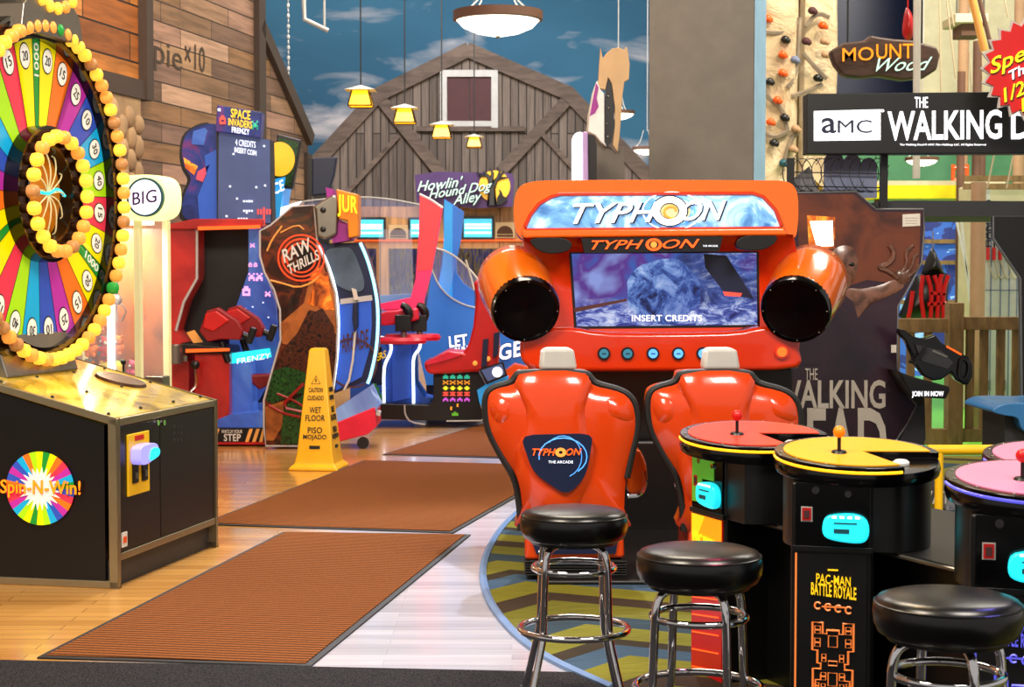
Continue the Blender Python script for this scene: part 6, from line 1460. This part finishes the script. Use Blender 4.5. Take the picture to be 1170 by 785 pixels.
# ---- starburst sale sign
F = Fr(wx(1178, 10.4), 10.4); t_ = thing('starburst_sign', F, "red zigzag starburst sign with gold 'Special' lettering at the upper right edge", 'sign')
c = F.Y(1180, 78); R = abs(F.Y(1122, 78)[0] - c[0])
def star(r0, r1, n=22): return [(c[0] + (r0 if k % 2 else r1) * math.cos(PI * k / n), c[1] + (r0 if k % 2 else r1) * math.sin(PI * k / n)) for k in range(2 * n)]
MB('light_grey').prism(star(R * .87, R * 1.04), .0, .02).build('silver_edge', t_); MB('star_red').prism(star(R * .84, R * .97), -.015, 0).build('red_star', t_)
sh = MB('maroon'); tt = MB('lit_yellow')
for s_, a, b, cc, mm in [('Special', (1133, 90), (1212, 56), (1130, 68), 'lit_yellow'), ('This', (1155, 92), (1182, 78), (1152, 82), 'sign_white'), ('1/2', (1148, 117), (1172, 107), (1144, 102), 'lit_yellow'), ('PRICE', (1168, 128), (1215, 106), (1165, 114), 'lit_yellow')]:
    sh.tpx(F, s_, (a[0] + 1, a[1] + 1), (b[0] + 1, b[1] + 1), (cc[0] + 1, cc[1] + 1), -.02, off=.05, shear=.2); tt.m(mm).tpx(F, s_, a, b, cc, -.03, off=.02, shear=.2)
sh.build('lettering_shadow', t_); tt.build('lettering', t_)
MB('steel').box(c[0] - .02, c[0] + .02, .02, .06, c[1] - R - .05, c[1] + R * .5).build('bracket', t_)

# ---- ropes course, upper right
def pole(name, x0, y0, x1, y1, w, Y, m, lab, cat='pole', toz=None):
    F = Fr(wx((x0 + x1) / 2, Y), Y); p, q = F.Y(x0, y0), F.Y(x1, y1); r = w * Y / FPX / 2
    o = MB(m).tube([(p[0], 0, p[1]), (q[0], 0, q[1])], r, 14); tag(o.build(name, None, F.o), lab, cat)
def gpole(px, w, Y, m, lab, top=-60, name='course_pole'):
    F = Fr(wx(px, Y), Y); o = MB(m).cyl((0, 0, 0), (0, 0, min(F.Y(px, top)[1], 9.9)), w * Y / FPX / 2, n=18); tag(o.build(name, None, F.o), lab, 'pole')
pole('hanging_pole', 1048, -40, 1047, 204, 8.5, 15, 'offwhite', 'pale vertical pole in front of the Mount sign')
gpole(1098, 12, 22, 'pole_tan', 'thick tan ropes course pole behind the small platform'); gpole(1114, 10, 21, 'pole_brown', 'brown ropes course post just right of the platform', 47); gpole(1096, 9, 19, 'pole_brown', 'short brown post below the ropes platform', 82)
gpole(1162, 13, 23, 'pole_tan', 'tan ropes course pole at the right edge, behind the starburst')
gpole(1118, 13, 21.5, 'pole_brown', 'brown post standing under the long cabinet marquee', 176)
F = Fr(wx(1102, 19.5), 19.5); t_ = thing('hanging_platform', F, 'small timber platform high on the ropes course pole', 'platform')
a, b = F.Y(1084, 20), F.Y(1121, 30); MB('cream').box(a[0], b[0], -.3, .3, b[1], a[1]).build('deck', t_, bevel=.01); MB('pole_brown').box(a[0] + .1, a[0] + .35, -.2, .2, F.Y(0, 43)[1], b[1]).build('bracket', t_)
for x in (a[0] + .02, b[0] - .05): MB('steel').cyl((x, -.28, a[1]), (x, -.28, 9.9), .012, n=6).build('suspension_rod', t_)
pole('slanted_beam', 1104, -30, 1125, 58, 9, 17.5, 'card_orange', 'yellow slanted beam crossing above the platform', 'beam'); pole('slanted_beam', 1112, -30, 1133, 56, 5, 17.3, 'pole_brown', 'thin brown slanted beam beside the yellow one', 'beam')
for i, (x0, y0, x1, y1) in enumerate([(1073, -30, 1075, 105), (1078, -30, 1092, 90), (1083, -10, 1090, 30), (1122, 30, 1123, 105), (1108, 60, 1110, 105), (1141, -30, 1152, 20)]):
    pole('hanging_rope', x0, y0, x1, y1, 1.8, 18, 'rope', ['long thin rope hanging just right of the Mount sign', 'rope slanting down behind the left of the platform', 'short rope above the left of the platform', 'rope dropping from the right end of the platform', 'short rope below the platform', 'rope slanting above the starburst sign'][i], 'rope')
F = Fr(wx(1037, 16), 16); o = MB('red'); q = F.Y(1037, 28); o.dome(spline(F.TY([(1036, 8), (1043, 20), (1043, 42), (1036, 46), (1031, 38), (1032, 22)]), 3), 0, .08, 5); o.dome(spline(F.TY([(1036, 8), (1043, 20), (1043, 42), (1036, 46), (1031, 38), (1032, 22)]), 3), 0, -.08, 5); o.cyl((q[0], 0, q[1]), (q[0], 0, 9.9), .008, n=5)
tag(o.build('hanging_bag', None, F.o), 'red hanging bag at the top of the Mount sign', 'bag')
# backdrop walls right
F = Fr(wx(1110, 25), 25)
mb = MB('cream').box(F.Y(1050, 0)[0], F.Y(1300, 0)[0], 0, .2, F.Y(0, 178)[1], 9.9); o = struct(mb, 'wall_upper_right'); o.location = F.o
mb = MB('green_wall').box(F.Y(960, 0)[0], F.Y(1300, 0)[0], -.3, -.1, 0, F.Y(0, 176)[1]); o = struct(mb, 'wall_lower_right'); o.location = F.o
F = Fr(wx(1050, 19.5), 19.5); o = MB('yellow_pad'); a, b = F.Y(994, 213), F.Y(1140, 228); o.box(a[0], b[0], -.3, .3, b[1], a[1]); o.m('cream').box(a[0], b[0], -.3, .31, a[1], a[1] + .05)
for x in (a[0] + .1, b[0] - .1): o.m('pole_brown').cyl((x, 0, 0), (x, 0, b[1]), .05)
tag(o.build('padded_barrier', None, F.o), 'long yellow padded barrier seen above the dark cabinet roof', 'barrier')
F = Fr(wx(1052, 20.5), 20.5); t_ = thing('bowl_pendant', F, 'white bowl pendant lamp just below the long cabinet marquee', 'pendant lamp'); bowl(t_, 19 * 20.5 / FPX, wz(183, 20.5), 3)
F = Fr(wx(1098, 20.2), 20.2); t_ = thing('course_ladder', F, 'small orange-runged ladder frame below the long marquee', 'ladder')
for x in (1089, 1105): p = F.Y(x, 188); MB('orange').cyl((p[0], 0, F.Y(x, 231)[1]), (p[0], 0, p[1]), .025, n=8).build('rail', t_)
for y in (192, 206, 220): p, q = F.Y(1089, y), F.Y(1105, y); MB('orange').cyl((p[0], 0, p[1]), (q[0], 0, q[1]), .025, n=8).build('rung', t_)
F = Fr(wx(1145, 17.8), 17.8); t_ = thing('olive_booth', F, 'olive booth with a pale panel front below the starburst sign', 'booth')
a, b = F.Y(1118, 210), F.Y(1300, 232); MB('cream').box(a[0], b[0], 0, .8, 0, a[1]).build('body', t_, bevel=.02); p, q = F.Y(1116, 212), F.Y(1130, 230); MB('white').box(p[0], q[0], -.05, 0, q[1], p[1]).build('notice_board', t_)
m = MB('fence_wood'); 
for y in (205, 214): p = F.Y(0, y); m.box(a[0] - .2, b[0], -.2, -.12, p[1] - .03, p[1] + .03)
m.build('slat_rail', t_)
for x in (1128, 1150): pole('hanging_rope', x + 8, 176, x, 215, 2, 17, 'rope', 'rope slanting down %s under the marquee' % ('onto the olive booth' if x == 1128 else 'at the right picture edge'), 'rope')
# ================================================================ lighting
w = bpy.data.worlds.new('world'); S.world = w; w.use_nodes = True
w.node_tree.nodes['Background'].inputs[0].default_value = (1.0, .93, .86, 1); w.node_tree.nodes['Background'].inputs[1].default_value = .5
def area(name, loc, target, size, power, col, sizey=None):
    l = bpy.data.lights.new(name, 'AREA'); l.size = size; l.energy = power; l.color = col
    if sizey: l.shape = 'RECTANGLE'; l.size_y = sizey
    o = bpy.data.objects.new(name, l); COL.objects.link(o); o.location = loc
    o.rotation_euler = (Vector(target) - Vector(loc)).to_track_quat('-Z', 'Y').to_euler(); return o
def spot(name, loc, target, power, col, ang=40, blend=.6, r=.1):
    l = bpy.data.lights.new(name, 'SPOT'); l.energy = power; l.color = col; l.spot_size = math.radians(ang); l.spot_blend = blend; l.shadow_soft_size = r
    o = bpy.data.objects.new(name, l); COL.objects.link(o); o.location = loc
    o.rotation_euler = (Vector(target) - Vector(loc)).to_track_quat('-Z', 'Y').to_euler(); return o
warm = (1, .86, .68); cool = (.82, .88, 1.)
area('ceiling_lamp', (-2.5, 3.5, 6.5), (-1.5, 9, 0), 2.0, 540, warm)
area('ceiling_lamp', (2.5, 3.0, 6.5), (1.2, 9, .5), 2.0, 430, (1, .9, .8))
area('ceiling_lamp', (0, 12, 8.5), (0, 13, 0), 3, 520, warm)
area('ceiling_lamp', (-1, 22, 9.2), (-1, 25, 0), 4, 980, (1, .93, .85))
area('ceiling_lamp', (-1, 28, 9.2), (0, 36, 4), 4, 880, (.95, .95, 1))
area('ceiling_lamp', (7, 16, 9.2), (6, 20, 1), 4, 1050, (1, .93, .82))
spot('track_spot', (.6, 13.5, 7.5), (-.1, 8.4, 0), 2400, (.78, .84, 1.), 30)
spot('track_spot', (-1, 19, 8), (-.6, 15.2, 0), 1600, (.5, .45, 1), 34)
spot('track_spot', (-1.5, 10, 7.5), (-5, 15, 4.5), 1500, (1, .72, .48), 60)
spot('track_spot', (4.4, 15, 8), (3.4, 20, 4), 1200, (1, .85, .6), 60)
spot('track_spot', (4, 10.5, 6), (1.7, 13.4, 3), 160, (.4, .7, 1), 40)
spot('track_spot', (1.3, 5.9, 3.6), (.55, 4.9, .65), 80, (1, .08, .2), 16)
spot('track_spot', (.6, 6.2, 3.6), (1.05, 4.3, .65), 60, (1, .6, .2), 16)
spot('track_spot', (2.6, 5.4, 3.2), (1.25, 4.15, .6), 60, (.25, .2, 1), 18)
spot('track_spot', (-.8, 12, 5), (-1.9, 14.5, .2), 160, (.9, .3, .6), 40)
S.view_settings.view_transform = 'Standard'; S.view_settings.look = 'None'; S.view_settings.gamma = 1; S.view_settings.use_curve_mapping = False
S.view_settings.exposure = 0.12
S.cycles.use_denoising = True
S.cycles.max_bounces = 7; S.cycles.diffuse_bounces = 3; S.cycles.glossy_bounces = 3; S.cycles.transparent_max_bounces = 10
S.cycles.sample_clamp_indirect = 6
